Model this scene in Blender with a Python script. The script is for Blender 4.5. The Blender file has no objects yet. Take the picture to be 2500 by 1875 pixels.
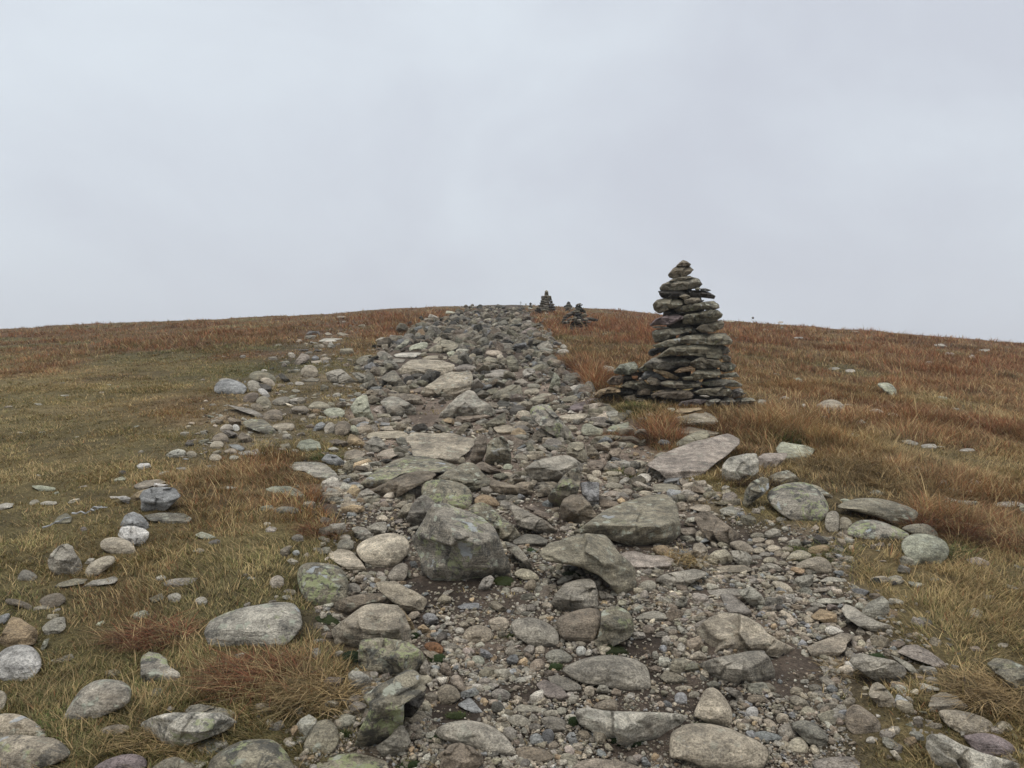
import bpy, math, time
import numpy as np

T0 = time.time()
# ------------------------------------------------------------------ camera, sky, sun, exposure
scene = bpy.context.scene
COL = scene.collection
EYE = 1.5                      # camera height above the path
FOC, CU, CV = 1925.0, 1250.0, 937.5     # focal length and centre of the survey photo in its pixels
cam_data = bpy.data.cameras.new('camera')
cam = bpy.data.objects.new('camera', cam_data)
COL.objects.link(cam)
cam.location = (0, 0, EYE)
cam.rotation_euler = (math.radians(90), 0, 0)
cam_data.sensor_width = 36.0
cam_data.lens = 36.0 * FOC / 2500.0
cam_data.clip_start = 0.05
cam_data.clip_end = 5000
scene.camera = cam
scene.render.resolution_x, scene.render.resolution_y = 1024, 768

world = bpy.data.worlds.new('World')
scene.world = world
world.use_nodes = True
SUN_EL, SUN_AZ = math.radians(62), math.radians(-35)
SKY_GAIN = 1.13


def build_world():
    nt = world.node_tree
    nt.nodes.clear()
    N = nt.nodes.new
    L = nt.links.new
    out = N('ShaderNodeOutputWorld')
    add = N('ShaderNodeAddShader')
    bg1 = N('ShaderNodeBackground')
    bg2 = N('ShaderNodeBackground')
    sky = N('ShaderNodeTexSky')
    sky.sky_type = 'NISHITA'
    sky.sun_disc = False
    sky.sun_elevation = SUN_EL
    sky.sun_rotation = SUN_AZ
    bg1.inputs['Strength'].default_value = 0.006
    L(sky.outputs[0], bg1.inputs['Color'])
    tc = N('ShaderNodeTexCoord')
    mp = N('ShaderNodeMapping')
    mp.inputs['Scale'].default_value = (1.0, 1.0, 1.5)
    mp.inputs['Location'].default_value = (0.35, 0.1, 0.2)
    n1 = N('ShaderNodeTexNoise')
    n1.inputs['Scale'].default_value = 2.1
    n1.inputs['Detail'].default_value = 7
    n1.inputs['Roughness'].default_value = 0.52
    n1.inputs['Distortion'].default_value = 0.4
    r = N('ShaderNodeValToRGB')
    e = r.color_ramp.elements
    e[0].position = 0.36
    e[0].color = (0.525, 0.555, 0.618, 1)
    e[1].position = 0.68
    e[1].color = (0.665, 0.725, 0.775, 1)
    L(tc.outputs['Generated'], mp.inputs[0])
    L(mp.outputs[0], n1.inputs['Vector'])
    L(n1.outputs[0], r.inputs[0])
    L(r.outputs[0], bg2.inputs['Color'])
    sx = N('ShaderNodeSeparateXYZ')
    L(tc.outputs['Generated'], sx.inputs[0])
    mr = N('ShaderNodeMapRange')
    mr.interpolation_type = 'SMOOTHSTEP'
    mr.inputs['From Min'].default_value = 0.42
    mr.inputs['From Max'].default_value = 1.0
    mr.inputs['To Min'].default_value = SKY_GAIN
    mr.inputs['To Max'].default_value = SKY_GAIN * 2.3
    L(sx.outputs['Z'], mr.inputs['Value'])
    L(mr.outputs[0], bg2.inputs['Strength'])
    L(bg1.outputs[0], add.inputs[0])
    L(bg2.outputs[0], add.inputs[1])
    L(add.outputs[0], out.inputs['Surface'])


build_world()
sun_data = bpy.data.lights.new('sun', 'SUN')
sun_data.energy = 0.9
sun_data.angle = math.radians(25)
sun_data.color = (1.0, 0.96, 0.90)
sun = bpy.data.objects.new('sun', sun_data)
COL.objects.link(sun)
sun.rotation_euler = (math.radians(90) - SUN_EL, 0, SUN_AZ + math.radians(15))
scene.view_settings.view_transform = 'Standard'
scene.view_settings.look = 'None'
scene.view_settings.exposure = 0.0
scene.view_settings.gamma = 1.0
scene.cycles.use_denoising = True
scene.cycles.max_bounces = 4
scene.cycles.diffuse_bounces = 1
scene.cycles.volume_bounces = 1
scene.cycles.volume_step_rate = 4.0

# ------------------------------------------------------------------ numpy noise
RNG = np.random.default_rng(11)


_TAB = np.random.default_rng(4242).uniform(-1, 1, 1 << 16)


def vnoise(p, seed=0):
    """value noise in [-1, 1]; p is (..., 3)"""
    p = np.asarray(p, float)
    i = np.floor(p)
    f = p - i
    f = f * f * (3 - 2 * f)
    i = i.astype(np.int64)
    flat = not np.any(p[..., 2])
    x, y, z = i[..., 0], i[..., 1], i[..., 2]
    fx, fy, fz = f[..., 0], f[..., 1], f[..., 2]
    k0 = x * 1973 + y * 9277 + z * 26699 + seed * 7919

    def lay(k):
        a = _TAB[k & 65535]
        b = _TAB[(k + 1973) & 65535]
        c = _TAB[(k + 9277) & 65535]
        d = _TAB[(k + 11250) & 65535]
        a = a + (b - a) * fx
        c = c + (d - c) * fx
        return a + (c - a) * fy
    r = lay(k0)
    if flat:
        return r
    return r + (lay(k0 + 26699) - r) * fz


def fbm(p, octaves=4, seed=0, gain=0.5):
    p = np.asarray(p, float)
    a, s, t = 1.0, 0.0, 0.0
    for k in range(octaves):
        s = s + a * vnoise(p * (2 ** k) + 17.3 * k, seed + k)
        t += a
        a *= gain
    return s / t


def xy0(x, y, s=1.0):
    x, y = np.broadcast_arrays(np.asarray(x, float), np.asarray(y, float))
    return np.stack([x * s, y * s, np.zeros_like(x)], -1)


def sstep(a, b, x):
    t = np.clip((x - a) / (b - a), 0, 1)
    return t * t * (3 - 2 * t)


# ------------------------------------------------------------------ the hill
CREST = 60.0
S0, K0 = 0.167, 0.000785


def profile(y):
    y = np.asarray(y, float)
    near = S0 * y - K0 * y * y
    pc = S0 * CREST - K0 * CREST ** 2
    far = pc + 0.0875 * (y - CREST)
    r = np.where(y < CREST, near, far)
    return np.where(y < 0, S0 * y, r)


def smooth_hill(x, y):
    x = np.asarray(x, float)
    y = np.asarray(y, float)
    w = 2.5
    ax = np.sqrt((x + 0.3) ** 2 + w * w) - w
    n = np.where(x < -0.3, 0.052, 0.080)
    return profile(y) - n * ax


# outline of the stony path, in survey-photo pixels, projected once onto the smooth hill
PATH_POLY = [(640, 1990), (760, 1800), (890, 1690), (880, 1610), (790, 1540), (760, 1440), (800, 1350), (830, 1280),
             (800, 1200), (830, 1140), (850, 1090), (870, 1020), (880, 960), (890, 910), (915, 870), (950, 840), (1000, 812), (1070, 782), (1130, 762), (1160, 748),
             (1290, 750), (1300, 780), (1325, 815), (1345, 860), (1375, 900), (1440, 960), (1480, 1000), (1560, 1060), (1600, 1130),
             (1720, 1185), (1850, 1270), (1990, 1290), (2060, 1350), (2070, 1420), (2200, 1520), (2290, 1600), (2200, 1640),
             (2080, 1640), (2070, 1760), (2120, 1990)]
TRACK_POLY = [(430, 1130), (470, 1030), (560, 980), (560, 930), (660, 880), (760, 800), (860, 770), (900, 790), (830, 850), (900, 900), (870, 1000), (760, 1100), (620, 1120)]


def in_poly(u, v, poly):
    u = np.asarray(u, float)
    v = np.asarray(v, float)
    c = np.zeros(u.shape, bool)
    n = len(poly)
    for i in range(n):
        x1, y1 = poly[i]
        x2, y2 = poly[(i + 1) % n]
        if y1 == y2:
            continue
        t = ((y1 > v) != (y2 > v)) & (u < (x2 - x1) * (v - y1) / (y2 - y1) + x1)
        c ^= t
    return c


def to_pix(x, y, z):
    y = np.maximum(y, 0.05)
    return CU + FOC * x / y, CV - FOC * (z - EYE) / y


MG_X = np.arange(-14, 14, 0.1)
MG_Y = np.concatenate([np.arange(0.3, 60, 0.1)])


def make_mask(poly, blur):
    X, Y = np.meshgrid(MG_X, MG_Y)
    wob = (0.12 + 0.028 * Y) * fbm(xy0(X, Y, 1.0), 3, 5)
    u, v = to_pix(X + wob, Y + wob, smooth_hill(X + wob, Y + wob))
    m = in_poly(u, np.maximum(v, 757), poly).astype(float)
    k = np.ones(blur) / blur
    m = np.apply_along_axis(lambda a: np.convolve(a, k, 'same'), 0, m)
    m = np.apply_along_axis(lambda a: np.convolve(a, k, 'same'), 1, m)
    return m


def sample_grid(m, x, y):
    fx = np.clip((np.asarray(x, float) - MG_X[0]) / 0.1, 0, len(MG_X) - 1.001)
    fy = np.clip((np.asarray(y, float) - MG_Y[0]) / 0.1, 0, len(MG_Y) - 1.001)
    ix, iy = fx.astype(int), fy.astype(int)
    tx, ty = fx - ix, fy - iy
    return (m[iy, ix] * (1 - tx) * (1 - ty) + m[iy, ix + 1] * tx * (1 - ty) + m[iy + 1, ix] * (1 - tx) * ty + m[iy + 1, ix + 1] * tx * ty)


PATH_M = make_mask(PATH_POLY, 3)
TRACK_M = make_mask(TRACK_POLY, 9)


def ground(x, y):
    x, y = np.broadcast_arrays(np.asarray(x, float), np.asarray(y, float))
    z = smooth_hill(x, y)
    z = z + 0.035 * fbm(xy0(x, y, 1.3), 3, 3) * sstep(0, 6, np.abs(y) + 3)
    z = z + (0.19 * fbm(xy0(x, y, 0.16), 3, 9) + 0.07 * fbm(xy0(x, y, 0.7), 2, 19)) * sstep(8, 25, y)
    z = z - 0.05 * sample_grid(PATH_M, x, y) * (1 - sstep(18, 30, y))
    z = z + 0.10 * np.exp(-(((x - 1.95) / 1.3) ** 2 + ((y - 8.2) / 1.3) ** 2))
    return z


_YS = np.geomspace(0.8, 80, 190)


def hit(u, v):
    """where the line of sight through a survey pixel meets the hill: returns x, y, z (y is the distance ahead)"""
    u = np.atleast_1d(np.asarray(u, float))
    v = np.atleast_1d(np.asarray(v, float))
    dx = (u - CU) / FOC
    dz = (CV - v) / FOC
    out = np.full(u.shape, np.nan)
    for s in range(0, len(u), 8000):
        a, b = dx[s:s + 8000, None], dz[s:s + 8000, None]
        Y = _YS[None, :]
        g = ground(a * Y, np.broadcast_to(Y, (a.shape[0], len(_YS)))) - (EYE + b * Y)
        above = g >= 0
        has = above.any(1)
        i = np.maximum(np.argmax(above, 1), 1)
        y0, y1 = _YS[i - 1], _YS[i]
        r = np.arange(len(i))
        g0, g1 = g[r, i - 1], g[r, i]
        for _ in range(3):
            t = np.clip(g0 / (g0 - g1 + 1e-9), 0.02, 0.98)
            ym = y0 + t * (y1 - y0)
            gm = ground(a[:, 0] * ym, ym) - (EYE + b[:, 0] * ym)
            up = gm >= 0
            y1, g1 = np.where(up, ym, y1), np.where(up, gm, g1)
            y0, g0 = np.where(up, y0, ym), np.where(up, g0, gm)
        t = np.clip(g0 / (g0 - g1 + 1e-9), 0, 1)
        out[s:s + 8000] = np.where(has, y0 + t * (y1 - y0), np.nan)
    return dx * out, out, EYE + dz * out


# ------------------------------------------------------------------ mesh and tag helpers
def mkmesh(name, V, faces, cols=None, mat=None, parent=None, smooth=True, link=True):
    """faces: list of int arrays (k, n) with n corners each"""
    V = np.asarray(V, np.float32)
    me = bpy.data.meshes.new(name)
    me.vertices.add(len(V))
    me.vertices.foreach_set('co', V.ravel())
    idx = np.concatenate([np.asarray(f, np.int32).ravel() for f in faces])
    tot = np.concatenate([np.full(len(f), f.shape[1], np.int32) for f in faces])
    st = np.concatenate([[0], np.cumsum(tot)[:-1]]).astype(np.int32)
    me.loops.add(len(idx))
    me.loops.foreach_set('vertex_index', idx)
    me.polygons.add(len(tot))
    me.polygons.foreach_set('loop_start', st)
    me.polygons.foreach_set('use_smooth', np.full(len(tot), smooth, bool) if isinstance(smooth, bool) else smooth)
    if cols is not None:
        ca = me.color_attributes.new('Col', 'FLOAT_COLOR', 'POINT')
        c = np.asarray(cols, np.float32)
        if c.shape[1] == 3:
            c = np.concatenate([c, np.zeros((len(c), 1), np.float32)], 1)
        ca.data.foreach_set('color', c.ravel())
    me.update(calc_edges=True)
    if mat:
        me.materials.append(mat)
    ob = bpy.data.objects.new(name, me)
    if link:
        COL.objects.link(ob)
    if parent:
        ob.parent = parent
    return ob


def tag(o, label=None, cat=None, group=None, kind=None):
    if label:
        o['label'] = label
    if cat:
        o['category'] = cat
    if group:
        o['group'] = group
    if kind:
        o['kind'] = kind
    return o


def empty(name, loc):
    e = bpy.data.objects.new(name, None)
    e.empty_display_size = 0.2
    e.location = loc
    COL.objects.link(e)
    return e


# ------------------------------------------------------------------ materials
def new_mat(name):
    m = bpy.data.materials.new(name)
    m.use_nodes = True
    nt = m.node_tree
    nt.nodes.clear()
    out = nt.nodes.new('ShaderNodeOutputMaterial')
    b = nt.nodes.new('ShaderNodeBsdfPrincipled')
    nt.links.new(b.outputs[0], out.inputs['Surface'])
    return m, nt, b


class NT:
    def __init__(s, nt):
        s.nt = nt

    def n(s, t, **kw):
        x = s.nt.nodes.new(t)
        for k, v in kw.items():
            if k.startswith('i_'):
                x.inputs[k[2:].replace('_', ' ')].default_value = v
            else:
                setattr(x, k, v)
        return x

    def l(s, a, b):
        s.nt.links.new(a, b)

    def noise(s, vec, scale, detail=4, rough=0.6, dist=0.0):
        x = s.n('ShaderNodeTexNoise', i_Scale=scale, i_Detail=detail, i_Roughness=rough, i_Distortion=dist)
        s.l(vec, x.inputs['Vector'])
        return x.outputs[0]

    def ramp(s, fac, a, b, lo=0.0, hi=1.0):
        x = s.n('ShaderNodeMapRange', interpolation_type='SMOOTHSTEP')
        x.inputs['From Min'].default_value = a
        x.inputs['From Max'].default_value = b
        x.inputs['To Min'].default_value = lo
        x.inputs['To Max'].default_value = hi
        s.l(fac, x.inputs['Value'])
        return x.outputs[0]

    def math(s, op, a, b=None):
        x = s.n('ShaderNodeMath', operation=op)
        for k, q in enumerate((a, b)):
            if q is None:
                continue
            if isinstance(q, (int, float)):
                x.inputs[k].default_value = q
            else:
                s.l(q, x.inputs[k])
        return x.outputs[0]

    def mix(s, fac, a, b, mode='MIX'):
        x = s.n('ShaderNodeMix', data_type='RGBA', blend_type=mode)
        for sock, q in ((x.inputs[0], fac), (x.inputs[6], a), (x.inputs[7], b)):
            if isinstance(q, (int, float)):
                sock.default_value = q
            elif isinstance(q, tuple):
                sock.default_value = q + (1,) if len(q) == 3 else q
            else:
                s.l(q, sock)
        return x.outputs[2]


def rock_material():
    m, nt, b = new_mat('weathered_rock')
    g = NT(nt)
    geo = g.n('ShaderNodeNewGeometry')
    at = g.n('ShaderNodeAttribute', attribute_name='Col')
    P = geo.outputs['Position']
    # offset the pattern by the stone's own colour so that neighbours never share it
    sep = g.n('ShaderNodeVectorMath', operation='SCALE')
    sep.inputs['Scale'].default_value = 40.0
    g.l(at.outputs['Color'], sep.inputs[0])
    addv = g.n('ShaderNodeVectorMath', operation='ADD')
    g.l(P, addv.inputs[0])
    g.l(sep.outputs[0], addv.inputs[1])
    Q = addv.outputs[0]
    base = at.outputs['Color']
    lich = at.outputs['Alpha']
    # broad mottling
    big = g.noise(Q, 5.0, 5, 0.62)
    mid = g.noise(Q, 22.0, 6, 0.7)
    fine = g.noise(Q, 130.0, 5, 0.75)
    c = g.mix(1.0, base, g.ramp(big, 0.30, 0.70, 0.68, 1.38), 'MULTIPLY')
    # foliation bands
    mp = g.n('ShaderNodeMapping')
    mp.inputs['Rotation'].default_value = (0.35, 0.5, 0.2)
    mp.inputs['Scale'].default_value = (4, 6, 46)
    g.l(Q, mp.inputs[0])
    band = g.noise(mp.outputs[0], 1.0, 5, 0.6, 0.5)
    c = g.mix(1.0, c, g.ramp(band, 0.3, 0.7, 0.82, 1.16), 'MULTIPLY')
    c = g.mix(1.0, c, g.ramp(mid, 0.3, 0.7, 0.66, 1.32), 'MULTIPLY')
    c = g.mix(1.0, c, g.ramp(fine, 0.3, 0.7, 0.5, 1.5), 'MULTIPLY')
    # rusty stain
    st = g.noise(Q, 3.2, 4, 0.6)
    c = g.mix(g.ramp(st, 0.60, 0.75, 0, 0.24), c, (0.26, 0.165, 0.09))
    # dark crust lichen
    dk = g.noise(Q, 13.0, 7, 0.72, 0.6)
    c = g.mix(g.math('MULTIPLY', g.ramp(dk, 0.51, 0.58), g.math('ADD', g.math('MULTIPLY', lich, 0.7), 0.07)), c, (0.060, 0.060, 0.054))
    # pale speckle
    sp = g.noise(Q, 75.0, 4, 0.7)
    c = g.mix(g.ramp(sp, 0.62, 0.72, 0, 0.5), c, (0.46, 0.45, 0.41))
    # pale grey green lichen discs
    vo = g.n('ShaderNodeTexVoronoi', feature='SMOOTH_F1', i_Scale=17.0, i_Smoothness=0.35)
    wv = g.n('ShaderNodeVectorMath', operation='ADD')
    wn = g.n('ShaderNodeTexNoise', i_Scale=26.0, i_Detail=4.0)
    g.l(Q, wn.inputs['Vector'])
    wsc = g.n('ShaderNodeVectorMath', operation='SCALE')
    wsc.inputs['Scale'].default_value = 0.07
    g.l(wn.outputs['Color'], wsc.inputs[0])
    g.l(Q, wv.inputs[0])
    g.l(wsc.outputs[0], wv.inputs[1])
    g.l(wv.outputs[0], vo.inputs['Vector'])
    patch = g.noise(Q, 6.0, 4, 0.6)
    cover = g.math('MULTIPLY', g.ramp(patch, 0.40, 0.50), g.ramp(lich, 0.0, 0.6))
    disc = g.math('MULTIPLY', g.ramp(vo.outputs['Distance'], 0.34, 0.20), g.ramp(mid, 0.40, 0.50, 0.25, 1))
    c = g.mix(g.math('MULTIPLY', g.math('MULTIPLY', disc, cover), 1.0), c, (0.47, 0.46, 0.35))
    # yellow green map lichen
    p2 = g.noise(Q, 5.5, 6, 0.68, 0.6)
    p3 = g.noise(Q, 38.0, 5, 0.7)
    p2 = g.math('ADD', p2, g.math('MULTIPLY', g.ramp(lich, 0.6, 1.0), 0.05))
    ye = g.math('MULTIPLY', g.ramp(p2, 0.565, 0.60), g.ramp(p3, 0.46, 0.54))
    c = g.mix(g.math('MULTIPLY', g.math('MULTIPLY', ye, g.ramp(lich, 0.35, 0.95)), 0.72), c, (0.40, 0.42, 0.20))
    # white lichen blots
    p4 = g.noise(Q, 7.7, 4, 0.55, 0.3)
    wh = g.ramp(p4, 0.66, 0.69)
    c = g.mix(g.math('MULTIPLY', wh, g.ramp(lich, 0.2, 0.7, 0, 0.7)), c, (0.50, 0.51, 0.50))
    g.l(c, b.inputs['Base Color'])
    b.inputs['Roughness'].default_value = 0.88
    b.inputs['Specular IOR Level'].default_value = 0.25
    # relief
    crk = g.noise(mp.outputs[0], 0.6, 6, 0.7, 1.2)
    hsum = g.math('ADD', g.math('MULTIPLY', mid, 0.55), g.math('ADD', g.math('MULTIPLY', fine, 0.22), g.math('MULTIPLY', crk, 0.7)))
    hsum = g.math('ADD', hsum, g.math('MULTIPLY', g.math('MULTIPLY', disc, cover), 0.08))
    bp = g.n('ShaderNodeBump', i_Strength=1.0, i_Distance=0.042)
    g.l(hsum, bp.inputs['Height'])
    g.l(bp.outputs[0], b.inputs['Normal'])
    return m


def ground_material():
    m, nt, b = new_mat('hill_ground')
    g = NT(nt)
    geo = g.n('ShaderNodeNewGeometry')
    at = g.n('ShaderNodeAttribute', attribute_name='Col')
    P = geo.outputs['Position']
    n1 = g.noise(P, 7.0, 6, 0.65)
    n2 = g.noise(P, 60.0, 6, 0.75)
    n3 = g.noise(P, 260.0, 3, 0.7)
    n0 = g.noise(P, 1.3, 4, 0.6)
    c = g.mix(1.0, at.outputs['Color'], g.ramp(n0, 0.3, 0.7, 0.8, 1.2), 'MULTIPLY')
    c = g.mix(1.0, c, g.ramp(n1, 0.3, 0.7, 0.7, 1.3), 'MULTIPLY')
    c = g.mix(1.0, c, g.ramp(n2, 0.3, 0.7, 0.55, 1.4), 'MULTIPLY')
    c = g.mix(1.0, c, g.ramp(n3, 0.3, 0.7, 0.7, 1.3), 'MULTIPLY')
    g.l(c, b.inputs['Base Color'])
    b.inputs['Roughness'].default_value = 0.95
    b.inputs['Specular IOR Level'].default_value = 0.15
    h = g.math('ADD', g.math('MULTIPLY', n1, 1.0), g.math('ADD', g.math('MULTIPLY', n2, 0.6), g.math('MULTIPLY', n3, 0.2)))
    bp = g.n('ShaderNodeBump', i_Strength=0.9, i_Distance=0.03)
    g.l(h, bp.inputs['Height'])
    g.l(bp.outputs[0], b.inputs['Normal'])
    return m


def blade_material(name='grass_blade'):
    m, nt, b = new_mat(name)
    g = NT(nt)
    at = g.n('ShaderNodeAttribute', attribute_name='Col')
    geo = g.n('ShaderNodeNewGeometry')
    n = g.noise(geo.outputs['Position'], 3.0, 3, 0.6)
    c = g.mix(1.0, at.outputs['Color'], g.ramp(n, 0.3, 0.7, 0.8, 1.2), 'MULTIPLY')
    g.l(c, b.inputs['Base Color'])
    b.inputs['Roughness'].default_value = 0.7
    b.inputs['Specular IOR Level'].default_value = 0.2
    tr = g.n('ShaderNodeBsdfTranslucent')
    g.l(c, tr.inputs['Color'])
    mx = g.n('ShaderNodeMixShader')
    mx.inputs[0].default_value = 0.28
    out = [x for x in nt.nodes if x.type == 'OUTPUT_MATERIAL'][0]
    g.l(b.outputs[0], mx.inputs[1])
    g.l(tr.outputs[0], mx.inputs[2])
    g.l(mx.outputs[0], out.inputs['Surface'])
    return m


def wood_material():
    m, nt, b = new_mat('bleached_hazed_wood')
    g = NT(nt)
    geo = g.n('ShaderNodeNewGeometry')
    n = g.noise(geo.outputs['Position'], 9.0, 4, 0.6)
    c = g.mix(g.ramp(n, 0.3, 0.7), (0.34, 0.33, 0.31), (0.46, 0.45, 0.43))  # the signpost's fade into the cloud is partly in this pale colour
    g.l(c, b.inputs['Base Color'])
    b.inputs['Roughness'].default_value = 0.9
    return m


M_ROCK = rock_material()
M_GROUND = ground_material()
M_BLADE = blade_material()
M_WOOD = wood_material()
# ---- survey of the stones
SPECS = {}
# each line: shape colour lichen | outline | short name | rest of label     (outlines are in local survey coordinates of each plot)
SPECS['600 1100 .3165'] = '''
O g 7|1345,590 1400,500 1450,415 1530,408 1620,440 1720,480 1820,520 1900,580 1950,670 1990,780 2035,880 2035,935 1975,972 1850,1000 1650,1010 1450,970 1365,915 1340,800 1280,680|huge blocky lichen boulder|in the middle of the path, largest of all
R c 1|850,760 900,700 1000,655 1120,635 1220,660 1262,720 1250,800 1200,850 1120,900 1040,915 950,870 880,830|cream quartz boulder|with rounded sides beside the huge blocky lichen boulder
R o 9|400,930 440,880 520,865 640,875 730,900 780,980 790,1060 770,1130 700,1180 600,1215 500,1195 440,1120 405,1020|round boulder spotted with lichen|at the left edge of the path
R o 9|1355,270 1400,235 1500,225 1620,240 1710,280 1745,340 1740,410 1700,455 1500,465 1400,420 1360,350|rounded boulder capped with yellow lichen|behind the huge blocky lichen boulder
B g 2|1245,520 1270,440 1320,370 1380,342 1430,370 1460,410 1420,470 1350,560 1290,580 1245,560||
B t 0|1170,490 1220,420 1290,400 1280,470 1240,530 1190,520||
B o 8|1715,460 1760,420 1830,403 1890,430 1960,500 2050,570 2120,640 2110,665 1990,700 1930,640 1870,560 1790,500||
S o 8|870,260 1000,160 1140,80 1250,40 1400,50 1500,75 1600,110 1615,140 1560,165 1400,175 1250,170 1150,200 1050,260 960,300 900,290|long slab streaked with yellow lichen|slanting across the middle of the path
B b 1|975,300 1100,240 1250,170 1400,155 1470,185 1400,240 1250,310 1160,350 1050,365 980,330||
B t 0|1160,330 1220,270 1380,190 1470,190 1380,250 1220,330 1165,345||
O o 4|1460,220 1560,160 1680,100 1720,90 1770,110 1830,180 1885,230 1870,290 1790,320 1740,330 1700,290 1600,260|olive triangular rock|with a sharp crest behind the yellow capped boulder
O b 0|1870,200 1960,240 2080,270 2200,310 2210,350 2100,355 1960,330 1890,310||
B g 0|850,370 880,320 940,290 1000,330 930,365 870,385||
S g 5|325,120 370,92 560,88 620,110 690,170 725,240 680,265 560,220 450,160 340,150|grey slab at the turf edge|left of the long lichen slab, half in brown grass
S e 3|150,300 220,272 330,275 400,300 470,355 430,362 330,350 220,330||
R g 1|215,460 250,435 340,430 440,455 420,480 300,490 230,480||
S t 0|610,760 660,737 740,740 830,790 900,870 945,935 900,950 830,930 720,880 640,820||
R g 0|1095,960 1150,890 1210,865 1255,885 1250,950 1210,1010 1150,1020 1100,985||
B g 3|815,600 860,583 930,600 990,660 900,700 850,650||
B g 0|925,600 1000,555 1080,550 1090,600 1070,640 990,650||
B t 0|1005,510 1060,490 1120,540 1100,555 1020,550||
S p 0|1130,550 1210,520 1210,560 1140,565||
R g 0|e 765 670 100 55||
R g 0|e 770 725 140 95||
R g 0|e 240 1012 115 100||
O t 0|1000,1025 1070,1010 1160,1010 1220,1050 1300,1085 1390,1140 1395,1170 1360,1220 1300,1270 1200,1220 1100,1140 1030,1080||
R g 0|780,1030 850,1020 890,1060 880,1100 800,1110||
B k 0|1795,1050 1830,985 1890,960 1920,990 1880,1060 1830,1085 1795,1070||
B g 0|1245,600 1330,575 1340,600 1270,625||
B s 0|1260,860 1310,850 1330,900 1290,915||
S s 0|720,270 830,240 920,260 910,290 800,300 740,290||
B s 0|580,75 620,25 700,35 765,90 740,115 640,100|dark slate rock|behind the grey slab at the turf edge
B o 0|740,160 760,100 800,70 830,100 825,150 770,185||
B t 0|790,180 840,170 880,200 860,225 800,220||
B t 0|1145,430 1200,390 1250,385 1240,420 1170,450||
R g 0|e 400 672 90 60||
R s 0|e 390 788 60 40||
'''
SPECS['0 0 1'] = '''
R k 6|501,1555 503,1529 523,1509 565,1492 610,1480 660,1473 708,1471 727,1485 735,1507 733,1529 720,1551 690,1572 600,1580 520,1575|pale oblong boulder in tall grass|with brown tussocks in front of it
R o 8|511,1862 531,1840 565,1820 607,1807 647,1804 676,1814 695,1836 711,1861 720,1900 650,1935 540,1925 505,1900|lichen boulder at the bottom edge|left of the low olive slab
B g 0|1341,1494 1344,1475 1360,1446 1377,1427 1406,1416 1440,1414 1453,1423 1458,1450 1459,1469 1458,1483 1390,1493|grey block with flat front|behind the two leaning boulders
'''
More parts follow.
